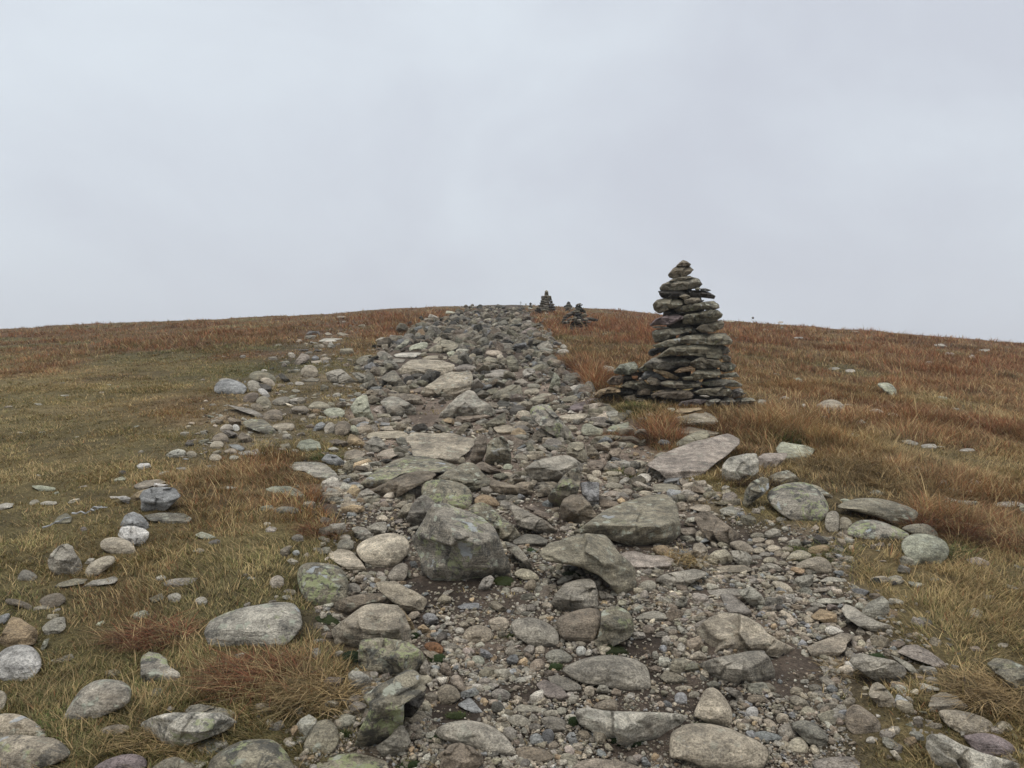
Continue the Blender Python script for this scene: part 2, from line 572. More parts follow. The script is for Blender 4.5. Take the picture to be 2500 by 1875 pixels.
SPECS['600 1450 .3165'] = '''
O t 2|675,270 740,220 830,150 910,90 1050,78 1160,90 1210,150 1260,270 1275,380 1200,400 1000,400 870,440 760,440 700,400|big tan boulder|with an orange tinged top and dark overhang
B b 3|640,110 700,60 800,20 900,0 1050,-5 1130,20 1190,90 1100,110 950,110 850,160 720,160 680,130||
B h 0|1160,90 1210,120 1290,220 1305,270 1260,305 1230,200||
B o 9|868,560 880,420 900,360 1040,340 1150,355 1270,380 1340,430 1385,490 1370,560 1330,610 1230,630 1180,640 1000,620 880,590|dark block with a yellow lichen band|in front of the big tan boulder
B o 8|830,1180 870,1060 930,960 960,870 905,800 1000,720 1130,650 1230,595 1290,588 1330,610 1350,680 1392,720 1370,760 1280,820 1215,850 1215,960 1200,1060 1100,1110 1000,1170 900,1200|long leaning lichen slab|pointing up to the right at the path edge
O d 0|1215,850 1280,820 1390,730 1370,830 1300,930 1220,980||
B g 1|1000,1180 1100,1110 1200,1000 1250,1080 1275,1150 1200,1220 1140,1258 1050,1230||
B g 0|810,940 805,860 850,820 930,850 935,870 870,935||
R o 4|430,1190 480,1090 520,1010 580,972 640,970 700,1020 725,1110 700,1180 620,1240 520,1220|domed olive boulder|left of the long leaning lichen slab
R t 0|668,985 710,960 760,980 760,1030 700,1050||
S o 9|525,1310 600,1260 720,1240 850,1225 1000,1265 1070,1290 1095,1343 1090,1400 800,1430 560,1400|low olive slab at the bottom edge|below the long leaning lichen slab
R g 2|1465,1080 1500,1020 1600,985 1720,978 1850,1000 1960,1060 2040,1140 2080,1230 2075,1265 1950,1250 1800,1200 1600,1150 1500,1120|smooth grey whaleback boulder|at the bottom of the path
B b 0|1500,1330 1520,1240 1570,1165 1650,1150 1750,1185 1820,1240 1835,1300 1790,1343 1700,1400 1550,1390|brown angular boulder|below the smooth grey whaleback boulder
R b 0|1475,740 1520,700 1580,697 1640,740 1665,800 1620,830 1540,865 1490,830||
S s 0|1630,855 1730,795 1840,920 1830,935 1700,895|slate triangle|lying flat among the pebbles
R t 0|1575,640 1640,615 1680,680 1708,760 1690,775 1620,720 1580,690||
R b 0|1505,560 1520,520 1580,550 1590,640 1540,620 1505,600||
B g 0|1350,560 1390,500 1430,580 1425,620 1390,645 1340,610||
S t 0|1365,440 1430,430 1520,475 1535,510 1480,515 1400,480||
R r 0|1370,400 1400,375 1470,368 1525,410 1525,450 1480,470 1400,430|rusty orange cobble|the most orange stone in the gravel
R g 0|e 1590 415 110 80||
R t 0|1680,300 1740,245 1820,238 1890,270 1918,320 1880,360 1800,390 1720,370 1680,330||
R t 0|1865,210 1920,180 1990,175 2040,220 2010,280 1930,300 1890,260||
B s 0|1360,170 1400,145 1460,155 1490,205 1430,240 1390,235||
B h 0|1325,260 1370,230 1440,290 1400,310 1340,300||
S s 0|1625,100 1700,70 1800,68 1800,120 1700,125||
B t 0|1475,50 1520,0 1590,30 1570,75 1500,75||
B t 0|1870,70 1920,50 2025,120 1990,145 1890,110||
R k 0|e 1650 285 80 50||
R e 0|e 1790 515 105 85||
B s 0|1810,420 1870,440 1910,480 1870,505 1810,470||
R g 3|1890,760 1950,725 2020,745 2050,790 2010,820 1940,835 1900,800||
B t 0|e 1685 235 85 60||
S g 2|780,710 850,650 910,640 880,690 850,735||
R b 0|505,240 560,210 625,255 620,280 530,275||
R b 0|e 635 318 100 52||
B k 0|1340,1290 1380,1240 1425,1225 1425,1280 1370,1330||
S t 0|1400,1180 1450,1145 1540,1180 1500,1205||
'''
SPECS['1200 1450 .3165'] = '''
B g 1|820,-30 900,-10 950,30 940,60 850,60||
R g 1|150,210 250,182 340,185 430,225 505,280 520,350 510,410 430,420 350,400 250,370 170,310|smooth dome of warm grey rock|half sunk in the gravel
R b 1|505,200 530,175 640,130 740,108 830,120 845,180 835,250 770,370 740,385 650,360 530,340 510,260|brown boulder leaning on a green one|in the lower middle of the path
B o 6|845,150 900,105 970,92 1050,130 1090,190 1097,280 1060,340 950,380 850,420 790,400 830,310 848,220|dark green lichen boulder|with a yellow patch, right of the leaning brown boulder
R g 0|e 150 440 100 80||
B s 0|e 165 510 95 90||
R g 0|e 305 112 78 72||
R g 0|400,480 460,430 540,425 620,480 625,510 560,545 470,530||
R b 0|280,580 320,510 380,495 410,530 400,570 340,605||
R g 1|540,580 640,530 760,490 900,470 1050,490 1150,530 1205,580 1220,650 1215,740 1150,765 1030,745 900,710 720,690 600,640|big smooth grey boulder|lying flat in the lower centre of the path
S g 0|430,640 510,628 600,650 680,700 698,750 640,770 550,730 470,700||
S p 0|345,700 400,660 480,690 560,740 590,800 570,830 480,825 400,770||
O k 2|662,920 670,885 780,885 900,905 1100,910 1300,915 1450,930 1530,960 1490,1020 1400,1070 1370,1130 1200,1150 1050,1150 880,1110 760,1050 680,1000|long pale slab|overhanging a dark mossy hollow near the bottom
R t 0|1550,945 1600,840 1640,745 1690,720 1740,740 1800,800 1860,900 1850,990 1810,1030 1720,1000 1600,960|tan wedge shaped stone|standing between the long pale slab and pebbles
R t 2|1380,1150 1385,1075 1450,1030 1560,1000 1700,1005 1850,1050 1980,1100 2100,1170 2135,1230 2110,1290 2080,1343 1900,1390 1700,1360 1600,1310 1450,1270 1380,1260|broad tan boulder with an orange stain|at the bottom edge right of centre
O g 1|1605,545 1700,500 1850,470 1980,445 2090,440 2140,500 2180,590 2180,650 2050,700 1800,680 1700,640 1650,600|pale flat topped boulder|with a dark mossy front on the right of the path
B t 2|1590,290 1620,240 1700,180 1800,152 1900,155 1990,190 2070,240 2120,300 2212,360 2300,400 2400,440 2380,480 2250,470 2100,450 1900,440 1780,450 1680,480 1630,400 1600,340|broad hump of brown bedrock|rising behind the pale flat topped boulder
S g 0|1560,280 1570,230 1660,185 1640,220 1590,260||
S g 0|1765,5 1860,10 1930,60 2000,130 2000,175 1900,160 1830,140 1790,70||
B g 0|1900,-20 2000,-60 2080,0 2110,60 2100,110 2020,90 1950,40||
S g 0|1110,190 1170,145 1260,128 1330,150 1360,180 1300,215 1200,210||
B g 0|1415,110 1440,40 1480,15 1515,40 1500,90 1430,125||
R g 0|e 1460 145 75 50||
R g 0|e 1520 140 60 45||
R g 0|e 1385 275 95 60||
R k 0|1430,240 1470,250 1525,300 1500,320 1440,290||
R b 0|e 1210 275 100 70||
B k 0|e 1130 320 110 60||
R g 0|e 1310 315 110 50||
R t 0|e 1395 340 90 45||
R t 0|e 1470 365 80 60||
R t 0|1520,490 1570,445 1620,440 1670,490 1640,505 1560,510||
B b 0|1215,570 1270,550 1320,575 1300,610 1220,605||
S t 0|1300,640 1340,590 1420,610 1500,650 1520,690 1430,700 1340,680||
R w 0|e 690 440 85 80||
R t 0|770,870 830,830 930,805 975,830 975,890 900,905 820,900||
R t 0|e 755 750 90 90||
R t 0|e 865 800 120 50||
B g 0|800,760 830,700 890,705 915,755 870,770||
B b 0|915,760 950,725 1000,745 1000,785 940,795||
R k 0|e 1075 785 75 50||
R s 0|1405,800 1430,760 1490,760 1515,810 1490,860 1430,860||
R s 0|1320,825 1360,820 1410,870 1370,885 1325,860||
R t 0|e 1485 730 130 45||
R g 0|e 1560 775 90 60||
B g 0|1650,690 1720,665 1770,700 1740,740 1690,730||
R w 0|e 2010 912 110 100|round white pebble|the whitest stone in the gravel right of the tan wedge
R g 0|120,960 200,920 280,960 310,1000 260,1040 180,1020 130,990||
R g 0|375,960 460,940 560,965 590,1020 580,1070 500,1070 400,1010||
S g 0|160,900 220,850 330,860 430,890 380,920 250,915||
R s 0|e 345 1120 120 95||
R s 0|385,1075 420,1040 470,1045 490,1110 440,1165 400,1130||
R t 0|e 475 1170 80 65||
B s 0|570,1110 600,1070 640,1065 680,1180 640,1180 600,1140||
R g 0|285,960 320,910 370,970 340,995 290,990||
R g 0|e 335 1025 100 60||
B c 0|870,1160 900,1150 945,1200 920,1215 880,1200||
S t 0|620,1340 690,1290 790,1268 900,1280 1050,1300 1150,1343 1150,1400 800,1430 640,1400||
R g 1|1035,1270 1070,1243 1110,1270 1140,1330 1090,1330 1040,1300||
B s 0|1155,1265 1190,1255 1240,1330 1200,1343 1160,1310||
S b 0|190,1190 280,1175 380,1190 460,1220 480,1260 400,1310 280,1290 200,1250||
R g 0|e 460 920 120 55||
R g 0|e 540 905 80 70||
R g 0|e 612 955 95 60||
R g 0|1830,830 1870,810 1900,850 1890,885 1840,870||
B g 0|1780,725 1850,720 1930,760 1950,830 1880,800||
B b 0|e 440 615 90 60||
B g 0|240,430 290,390 330,400 320,460 260,470||
R t 0|e 375 430 90 70||
R t 0|e 680 385 100 45||
R k 0|e 230 665 100 50||
R b 0|1960,790 2050,770 2140,810 2100,850 2000,850||
'''
SPECS['1800 1450 .3165'] = '''
S g 1|800,120 830,78 900,100 980,160 1080,210 1180,240 1285,295 1200,305 1050,280 940,250 850,190|long grey slab running to the right|along the edge of the grass on the right
B h 0|562,175 640,115 700,130 765,150 770,215 760,245 650,215 590,195|ochre block|at the foot of the heap of cobbles
B p 0|e 730 105 90 55||
S g 0|585,50 680,30 760,40 830,20 835,50 780,85 680,80||
R g 0|540,80 620,60 700,100 650,110||
R g 0|510,130 580,95 640,100 600,140 540,160||
R g 0|e 490 100 80 35||
R g 0|420,30 480,20 540,60 470,70||
S t 1|540,410 620,370 740,330 800,300 870,310 900,330 850,380 830,430 760,490 650,510 570,470||
O g 1|865,520 890,470 960,460 1080,490 1200,510 1280,560 1305,610 1270,660 1200,685 1100,670 1000,630 960,600 900,560|low grey boulder over green grass|in the right foreground beside a leaning slab
S g 2|1180,470 1260,500 1340,540 1430,630 1380,630 1300,570 1220,510||
S p 0|1235,450 1290,400 1380,390 1480,440 1600,530 1620,590 1500,550 1350,500|pinkish flat slab|sunk in the turf at the right
B t 2|1015,770 1040,700 1085,682 1130,710 1200,790 1240,880 1150,880 1080,850 1030,800|small upright stone with a dark streak|standing in grass in the right foreground
R b 1|830,990 840,910 880,860 930,853 1000,900 1080,960 1110,1020 1090,1080 960,1090 860,1050|brown rounded triangle stone|surrounded by dry grass at lower right
R g 1|405,1010 470,975 560,980 640,1030 700,1090 705,1140 650,1190 560,1160 480,1090||
R g 0|310,1060 340,1010 400,1000 460,1070 475,1110 420,1130 340,1110||
R t 0|380,1180 430,1110 500,1100 550,1160 540,1230 480,1240 400,1215||
R c 0|555,1180 590,1155 640,1210 640,1245 590,1240||
S g 0|575,1290 680,1265 800,1255 900,1260 945,1310 930,1400 700,1400 600,1343||
R t 0|1550,920 1570,893 1700,895 1850,930 1950,980 1975,1020 1940,1065 1850,1085 1720,1065 1640,1030 1590,980|egg shaped tan stone|balanced on top of a dark purple grey stone
R u 0|1735,1100 1800,1085 1930,1070 2050,1110 2160,1190 2120,1230 2020,1255 1900,1240 1820,1190|dark purple grey stone|lying under the egg shaped tan stone
B k 1|1465,1110 1500,1087 1600,1090 1700,1150 1900,1230 2100,1290 2212,1320 2260,1400 1600,1400 1500,1343 1475,1250|long pale ridge of rock|in the bottom right corner
S k 0|1330,1040 1400,1030 1455,1060 1440,1080 1370,1070||
R o 0|1430,1010 1520,990 1585,1005 1570,1040 1450,1040||
S t 1|1475,870 1500,790 1580,755 1700,790 1780,870 1750,900 1590,900 1500,900||
B o 5|1930,540 1990,495 2100,510 2212,560 2260,640 2212,760 2120,720 2050,650 1980,600|olive boulder at the right edge|overhung by dry grass
R t 0|1970,1060 2000,990 2060,975 2130,1020 2120,1060||
R k 0|e 1038 1125 95 55||
B g 0|e 805 1045 80 45||
B k 0|e 1390 965 90 45||
R t 0|200,700 240,675 305,730 300,755 210,735||
R t 0|e 455 750 110 75||
B t 0|395,795 450,780 530,820 565,870 500,890 430,850||
S g 0|190,745 290,760 380,800 290,800||
R g 0|545,710 600,690 660,720 640,755 570,755||
R s 0|680,720 730,690 785,740 760,770 700,750||
R t 0|e 350 960 105 90||
R t 0|190,975 240,955 300,1000 310,1040 250,1040||
S s 0|120,1070 200,1055 300,1080 355,1110 300,1140 220,1150||
B c 0|1170,1210 1220,1205 1280,1280 1240,1285||
R g 0|e 640 870 60 55||
R k 0|e 520 675 75 40||
B t 0|e 570 640 60 50||
S t 0|e 2050 395 90 40||
'''
SPECS['1800 1050 .3165'] = '''
B o 8|45,560 60,470 110,400 190,362 240,380 245,450 200,500 100,560 50,600|leaning lichen slab by a big round boulder|on the right bank under the grass
B o 5|230,370 300,330 390,310 440,340 480,385 430,410 330,420 260,420||
R g 9|230,500 280,450 370,415 500,400 590,430 650,490 690,560 705,620 660,670 600,710 450,690 330,640 260,580|big round boulder patched white and yellow|on the right bank below straw coloured grass
S o 6|560,410 640,440 740,510 720,530 640,490||
R o 3|755,600 850,545 960,525 1100,527 1230,560 1340,600 1395,640 1370,690 1290,730 1240,740 1150,690 1000,650 850,610|long rounded olive boulder|in front of rust coloured tussocks on the right
R g 0|680,760 675,690 700,630 760,622 790,660 785,770 740,790||
R o 1|790,780 785,680 830,665 880,700 890,740 840,790||
R g 9|830,800 890,720 960,692 1080,695 1200,740 1290,780 1330,810 1260,850 1100,840 950,830|low boulder crusted with pale lichen|below the long rounded olive boulder
R o 1|1265,760 1320,730 1450,718 1520,760 1560,820 1500,850 1300,780||
R e 3|1260,880 1310,820 1400,797 1500,810 1600,855 1635,920 1620,980 1560,1020 1480,1040 1370,1030 1300,980|pale green dome shaped boulder|in long grass on the right
R h 0|530,930 570,895 680,880 720,905 700,950 600,965||
R t 0|370,1000 420,940 490,920 560,950 580,975 500,1010 400,1015||
R t 0|440,1050 500,1010 570,985 640,972 710,1010 740,1080 700,1115 620,1115 590,1075 500,1070|kidney shaped tan cobble|at the right end of the heap of cobbles
R t 0|e 158 815 112 52||
R t 0|e 160 850 110 45||
R t 0|e 180 890 110 38||
R t 0|e 250 870 80 50||
R t 0|e 170 930 100 55||
R t 0|220,900 280,880 350,910 320,950 250,945||
R t 0|e 322 952 82 50||
R t 0|325,980 380,930 415,950 360,1000||
R t 0|e 388 920 92 50||
R g 0|e 212 960 90 45||
R g 0|e 150 982 90 40||
R t 0|195,1000 240,975 310,990 300,1030 210,1025||
R t 0|300,1020 350,1000 405,1035 370,1050||
B g 0|165,1060 240,1020 320,1045 380,1100 280,1090 200,1080||
R g 0|e 50 990 130 110||
B g 0|430,1190 450,1140 520,1117 590,1120 580,1180 530,1230 450,1215||
R k 0|e 325 1140 100 40||
R t 0|250,1170 330,1160 420,1210 440,1264 380,1264 300,1220||
B t 0|550,1264 620,1215 700,1215 720,1250||
S k 0|630,1170 700,1130 850,1150 880,1180 760,1180||
S e 2|300,150 340,90 420,105 540,120 600,150 560,200 480,245 390,240 320,180|smooth pale green slab|right of the tilted slab below the tall cairn
O p 0|160,210 200,180 380,175 385,200 330,270 300,300 200,300 165,270|pinkish brown block|left of the smooth pale green slab
R g 2|e 1160 232 100 55||
S g 0|1740,375 1800,370 1920,410 1860,425 1760,400||
R p 0|e 1800 485 85 50||
R g 0|e 1660 465 80 45||
R p 0|1300,300 1380,270 1450,310 1440,340 1340,330||
S k 6|1480,510 1560,495 1700,540 1860,550 1860,575 1700,580 1550,540|thin pale lichen ledge|in rough turf at the far right
S k 2|e 2090 572 230 42||
B e 3|2175,600 2190,575 2230,570 2230,650 2190,640||
S k 3|1260,80 1330,75 1400,100 1370,120 1290,100||
S k 2|e 1480 125 130 40||
S g 0|e 890 38 120 28||
S k 0|e 1110 20 90 22||
S p 0|1760,1000 1850,975 1950,1020 1940,1060 1850,1050||
B g 0|210,790 280,755 330,770 340,820 220,840||
R p 0|e 1590 405 80 50||
S k 0|e 1775 155 120 30||
'''
SPECS['1200 1050 .3165'] = '''
S p 2|1205,265 1290,200 1400,150 1560,90 1700,60 1820,30 1905,70 1900,110 1820,190 1740,240 1680,290 1560,380 1480,392 1370,370 1310,320 1240,285|broad tilted pink grey slab|below the tall cairn, with a bluish patch
B o 2|1425,100 1500,45 1600,5 1660,5 1690,50 1640,85 1530,120 1440,135||
B g 1|255,300 340,240 450,210 570,195 640,215 700,270 690,320 620,370 500,400 400,420 330,410 300,350|grey gabled boulder|in mid path between uprights
B o 7|430,520 480,450 560,350 620,300 670,290 690,340 680,420 660,500 600,560 540,600 480,580||
B b 1|525,600 560,530 630,497 700,510 760,570 820,680 760,700 680,710 600,720 540,680||
B s 2|680,410 740,400 830,405 830,480 820,600 780,590 700,500||
R b 0|830,500 900,530 1000,570 940,610 860,610 830,570||
O o 5|645,790 750,710 880,620 1050,550 1200,510 1330,495 1380,520 1430,600 1440,700 1460,780 1400,840 1330,870 1240,905 1100,870 950,840 850,810 750,805|great sloping wedge slab|with a dark underside right of the huge blocky boulder
B o 3|380,950 450,880 600,830 750,805 870,815 930,880 980,950 1060,1020 1105,1080 1120,1200 1110,1290 1000,1270 920,1200 830,1120 700,1060 550,1030 420,1010|arched olive boulder|in front of the great sloping wedge slab
S p 0|970,960 1100,930 1200,965 1340,970 1410,1000 1380,1050 1300,1080 1130,1085 1060,1020|flat pink tinged slab|right of the arched olive boulder
O g 0|1260,1160 1330,1110 1450,1090 1560,1072 1650,1095 1655,1120 1560,1170 1480,1210 1400,1225 1330,1190|grey fish shaped rock|below the flat pink tinged slab
R g 0|1125,1200 1180,1160 1250,1160 1280,1200 1230,1260 1150,1260||
B g 1|140,600 170,572 300,640 420,700 500,770 510,810 420,800 330,770 200,740 180,670||
R b 0|310,635 360,612 430,640 465,680 440,700 380,670||
S g 0|160,860 260,800 360,810 440,850 400,900 300,900 200,890||
B g 2|100,860 200,890 270,970 320,1060 300,1080 230,1010 130,930||
R t 0|165,1110 220,1065 290,1075 350,1110 385,1170 330,1170 230,1150||
R b 0|245,1200 310,1140 355,1180 330,1240 260,1240||
R g 0|e 675 1105 90 60||
R t 0|e 420 1160 80 40||
B k 0|500,1170 560,1125 640,1120 620,1150 540,1200||
S g 0|780,1120 850,1110 920,1135 880,1165||
R t 0|425,1200 470,1180 515,1200 480,1230||
R g 0|e 110 1235 70 55||
R g 0|e 205 1235 140 50||
S t 0|1520,600 1600,570 1750,575 1770,610 1700,640 1600,625||
S t 0|1700,640 1780,625 1790,655 1720,665||
B t 0|1430,560 1480,552 1525,590 1500,630 1440,620||
B b 1|1560,680 1640,620 1720,660 1830,740 1930,810 1920,850 1800,880 1700,860 1620,780|brown ridge shaped rock|above the heap of cobbles
B t 0|1575,790 1640,750 1700,735 1705,800 1650,850 1580,850||
B t 0|1450,760 1560,750 1590,790 1560,830 1470,800||
R t 0|1820,870 1930,845 2000,890 2035,940 1960,960 1880,920||
B t 0|1660,990 1720,930 1810,920 1860,980 1850,1030 1700,1045||
B g 0|1850,930 1930,930 2000,1000 1990,1050 1900,1040 1860,990||
B t 0|1560,880 1620,865 1670,920 1660,1000 1600,1010 1550,950||
S t 0|1720,1060 1800,1045 1950,1040 2020,1080 1900,1110 1780,1100||
S g 0|1490,1264 1560,1240 1700,1230 1860,1220 2000,1240 2070,1290 1900,1300||
R k 0|1105,370 1150,335 1210,335 1240,370 1200,405 1120,400||
R t 0|870,410 960,402 1025,430 1000,460 890,455||
S o 1|1245,420 1330,410 1450,425 1470,450 1350,490 1260,480||
R t 0|e 1185 490 110 50||
R t 0|e 1030 480 130 60||
R t 0|720,340 780,340 860,400 860,430 760,410||
R t 0|e 810 335 80 60||
B t 0|e 940 345 170 62||
B o 1|580,180 590,110 650,88 710,100 740,200 730,270 680,230 590,200||
B b 0|730,110 800,140 840,200 800,230 740,200||
B b 0|720,300 760,230 850,240 870,280 800,330 740,330||
B o 0|745,110 800,50 900,38 1000,45 960,80 850,90||
R b 0|e 440 60 100 40||
R t 0|e 130 350 100 45||
R t 0|e 500 660 50 60||
B s 0|390,560 440,535 475,570 460,600 400,595||
B k 4|1785,400 1780,280 1830,215 1950,185 2040,182 2060,240 2060,320 2000,360 1900,380|pale square boulder|left of the pinkish brown block, dry grass across it
'''
SPECS['1250 860 .226'] = '''
B e 3|390,410 430,290 460,215 520,280 520,380 470,430 410,440|small pointed stone|standing upright at the right edge of the path
R k 1|595,410 650,360 720,350 800,370 790,410 680,440||
S u 0|560,620 680,560 880,490 940,510 850,590 720,650 690,655 600,610|purple tinged flat slab|left of the tall cairn beside dark grass
B k 0|590,660 630,620 680,650 640,670||
O t 0|510,690 600,670 820,660 800,700 730,760 620,770 540,730||
R e 2|745,880 760,780 840,765 900,810 990,830 970,890 900,920 800,900||
S e 7|980,880 1060,800 1260,750 1260,800 1180,870 1050,890||
B g 8|200,640 230,590 320,565 410,580 470,660 560,770 640,860 700,960 640,975 520,920 400,870 300,800 220,720|slanting slab with a pale green top|leaning down to the right in mid path
B o 3|195,960 240,870 310,815 400,830 450,890 430,930 350,980 270,980||
B g 0|765,760 780,705 850,710 900,720 860,760||
B t 0|600,790 680,790 710,830 690,860 630,840||
S o 2|470,530 560,490 660,460 710,480 680,540 520,550||
B t 0|160,570 200,500 320,445 420,450 430,490 350,530 250,580||
R k 0|430,490 490,463 525,490 470,510||
R g 0|150,350 200,335 300,345 320,385 200,395||
R t 0|115,420 180,390 280,385 310,420 260,460 150,470||
B g 0|110,230 170,175 240,180 255,270 200,280 130,270||
S t 1|1640,720 1780,670 1900,640 2000,615 2060,620 2200,700 2212,760 2100,800 1900,800 1700,780|wide tan rock apron|directly under the front of the tall cairn
S b 1|1680,810 1900,800 2100,840 2250,870 2120,910 1950,900 1750,870||
S h 0|1755,640 1800,600 1900,605 2040,590 2060,615 1900,650 1790,670||
S k 1|930,200 1000,140 1100,160 1120,220 1000,225||
B d 1|890,480 940,415 1050,380 1150,400 1150,470 1050,470 950,480||
B g 0|1530,1130 1600,1080 1680,1085 1640,1130 1560,1150||
B b 0|1015,1140 1060,1060 1150,1030 1190,1060 1130,1160 1060,1180||
B b 0|930,1180 990,1140 1040,1220 1000,1260 940,1240||
R t 0|e 905 1300 120 60||
R t 0|e 740 925 90 60||
'''
SPECS['850 1000 .1808'] = '''
S t 3|780,400 870,310 1000,320 1200,330 1400,320 1560,370 1700,400 1680,500 1600,580 1500,640 1460,740 1420,770 1250,760 1100,720 900,640 860,500|very wide flat slab|lying across mid path behind the long lichen slab
B b 1|1640,640 1690,520 1750,340 1830,340 1880,430 1870,550 1800,690 1740,740 1680,720||
B o 4|1850,700 1880,480 1960,390 2100,360 2160,450 2200,600 2200,730 2110,745 1950,720|upright domed olive boulder|right of the very wide flat slab
S t 0|240,360 300,310 500,290 700,285 820,330 790,380 720,410 550,400 300,400||
B g 1|195,540 260,430 330,370 400,365 470,420 545,540 460,545 420,580 270,590||
S t 1|385,620 450,560 600,520 720,530 760,580 600,640 540,690 400,660||
S t 0|-60,680 -40,570 80,540 200,560 235,600 180,650 80,690||
B h 0|-20,480 10,360 40,330 120,370 230,450 180,500 60,500||
B e 0|-10,260 40,215 80,205 130,260 150,340 80,330 20,300||
B o 1|150,670 220,630 300,640 330,690 220,730||
S g 0|555,110 620,80 700,85 720,130 640,160||
B g 0|730,110 760,50 810,100 760,120||
B t 0|665,185 760,130 820,115 870,160 800,200 680,210||
S s 0|415,200 440,170 600,185 630,210 500,220||
S t 0|420,260 500,225 600,215 620,280 500,290||
O b 0|1410,150 1500,70 1700,55 1880,70 1920,100 1830,130 1700,150 1560,190 1430,170||
R k 0|1405,200 1440,165 1500,163 1550,210 1480,225||
B o 1|1780,260 1900,150 2120,30 2130,200 2000,210 1850,280||
S t 0|1965,260 2000,200 2120,195 2212,220 2300,260 2212,340 2050,330||
R e 0|e 2160 772 140 90||
R t 0|e 2140 880 160 80||
B b 0|1700,760 1800,700 1860,720 2080,850 1990,880 1850,830 1750,820||
R h 0|1700,1210 1800,1135 1950,1170 2060,1280 2070,1327 1900,1320 1720,1290||
R t 0|e 1925 280 80 80||
'''
SPECS['840 800 .1808'] = '''
O t 2|725,580 790,510 900,440 1050,430 1300,440 1480,500 1460,580 1380,620 1300,680 1100,670 900,630 760,620|thick flat slab with a black front edge|in the upper path
B t 4|1040,890 1080,810 1200,740 1320,650 1450,595 1550,600 1690,590 1730,650 1730,780 1700,850 1600,890 1480,945 1350,940 1240,955 1100,930|large tan boulder with mossy top|in the upper path beside bare earth
B g 4|1260,1240 1310,1150 1420,1040 1550,920 1680,845 1760,870 1830,970 1950,1030 2060,1150 1960,1190 1700,1190 1500,1220 1350,1250|grey peaked boulder|in front of the large tan boulder with mossy top
O g 3|490,1010 560,950 660,930 760,950 880,1020 960,1080 985,1190 920,1210 840,1200 700,1195 620,1190 560,1080|grey boulder over a black hollow|left of the bare earth patch
B b 0|700,910 780,885 1000,910 1040,960 1080,1040 960,1050 870,1000 760,950||
B p 0|380,1120 450,1060 590,1050 615,1130 610,1190 520,1190 430,1150||
B g 2|490,680 640,580 690,580 760,680 870,800 860,830 760,810 600,740 510,700||
R o 2|160,450 230,390 300,380 360,430 410,500 400,530 300,515 180,495|pale domed rock at the grass edge|upper left side of the path
B g 1|440,350 500,315 560,320 670,400 600,460 540,470 480,410||
S k 1|660,370 760,340 1000,335 1050,345 930,410 750,415||
S g 1|600,430 700,415 830,430 780,480 650,480||
R e 2|870,280 930,230 1100,185 1140,230 1100,290 1000,310 900,310||
B o 2|1100,320 1250,220 1330,160 1420,170 1570,230 1480,300 1380,350 1200,340|dark olive rock with a sloping crest|among rubble in the upper path
B d 2|1480,300 1600,230 1700,240 1700,300 1580,350 1520,345||
B e 3|1385,340 1470,305 1540,370 1480,400 1420,390||
B e 0|670,290 760,220 840,150 890,160 860,220 770,290 700,305||
B g 1|425,170 500,130 600,135 625,180 560,200 440,205||
S t 0|1050,420 1130,380 1300,370 1390,390 1380,430 1200,440||
R g 1|1480,550 1600,490 1720,500 1830,560 1800,600 1650,595 1530,590||
R g 1|1890,640 1980,580 2120,560 2212,580 2260,640 2212,680 2000,685 1910,675||
S e 0|1830,690 2000,685 2200,700 2190,740 2000,735||
R t 0|1900,330 1980,300 2100,310 2150,350 2080,390 1960,385||
R t 0|e 2110 392 100 70||
B t 0|1860,450 1940,385 2060,420 2100,470 2000,500 1900,485||
B o 0|1865,900 1960,830 2090,820 2050,880 1960,920||
S b 0|900,870 1000,810 1090,800 1040,860 960,895||
S g 0|730,850 810,830 890,850 870,885 760,885||
B b 0|290,870 350,830 440,860 470,890 430,950 350,980 310,930||
R g 0|e 185 900 110 62||
S g 0|240,760 300,735 370,750 430,820 360,810 270,790||
B g 1|100,610 200,605 280,640 350,700 300,750 220,730 150,670||
B d 0|470,720 560,700 600,770 560,800 480,780||
B d 0|910,640 990,600 1080,640 1070,700 980,695||
B g 0|770,640 850,620 910,640 900,720 830,740||
R t 0|e 1825 772 100 52||
B t 0|1940,1050 1960,1000 2100,1030 2110,1075 2000,1100||
'''
SPECS['900 720 .2712'] = '''
B o 2|1095,930 1150,870 1280,810 1370,815 1390,930 1290,965 1200,950|ribbed olive block|right side of the upper path
B o 0|1030,890 1080,850 1150,840 1130,890 1060,905||
B o 1|1240,560 1300,540 1350,600 1350,690 1300,695 1250,640||
B k 0|1385,690 1420,660 1500,670 1500,740 1440,750 1400,735||
B g 0|1300,790 1380,750 1440,790 1400,830 1320,815||
S e 2|690,170 700,140 760,150 800,170||
B d 0|570,275 600,240 650,270 620,290||
R g 0|1715,470 1750,435 1790,470 1770,492|small grey stone on a cluster|in the grass left of the tall cairn
R k 0|1680,515 1740,480 1820,505 1760,535||
R k 0|1700,550 1800,555 1815,585 1740,575||
B e 5|1850,625 1900,612 1940,650 1880,660||
B e 5|1700,690 1760,660 1790,700 1730,730||
'''
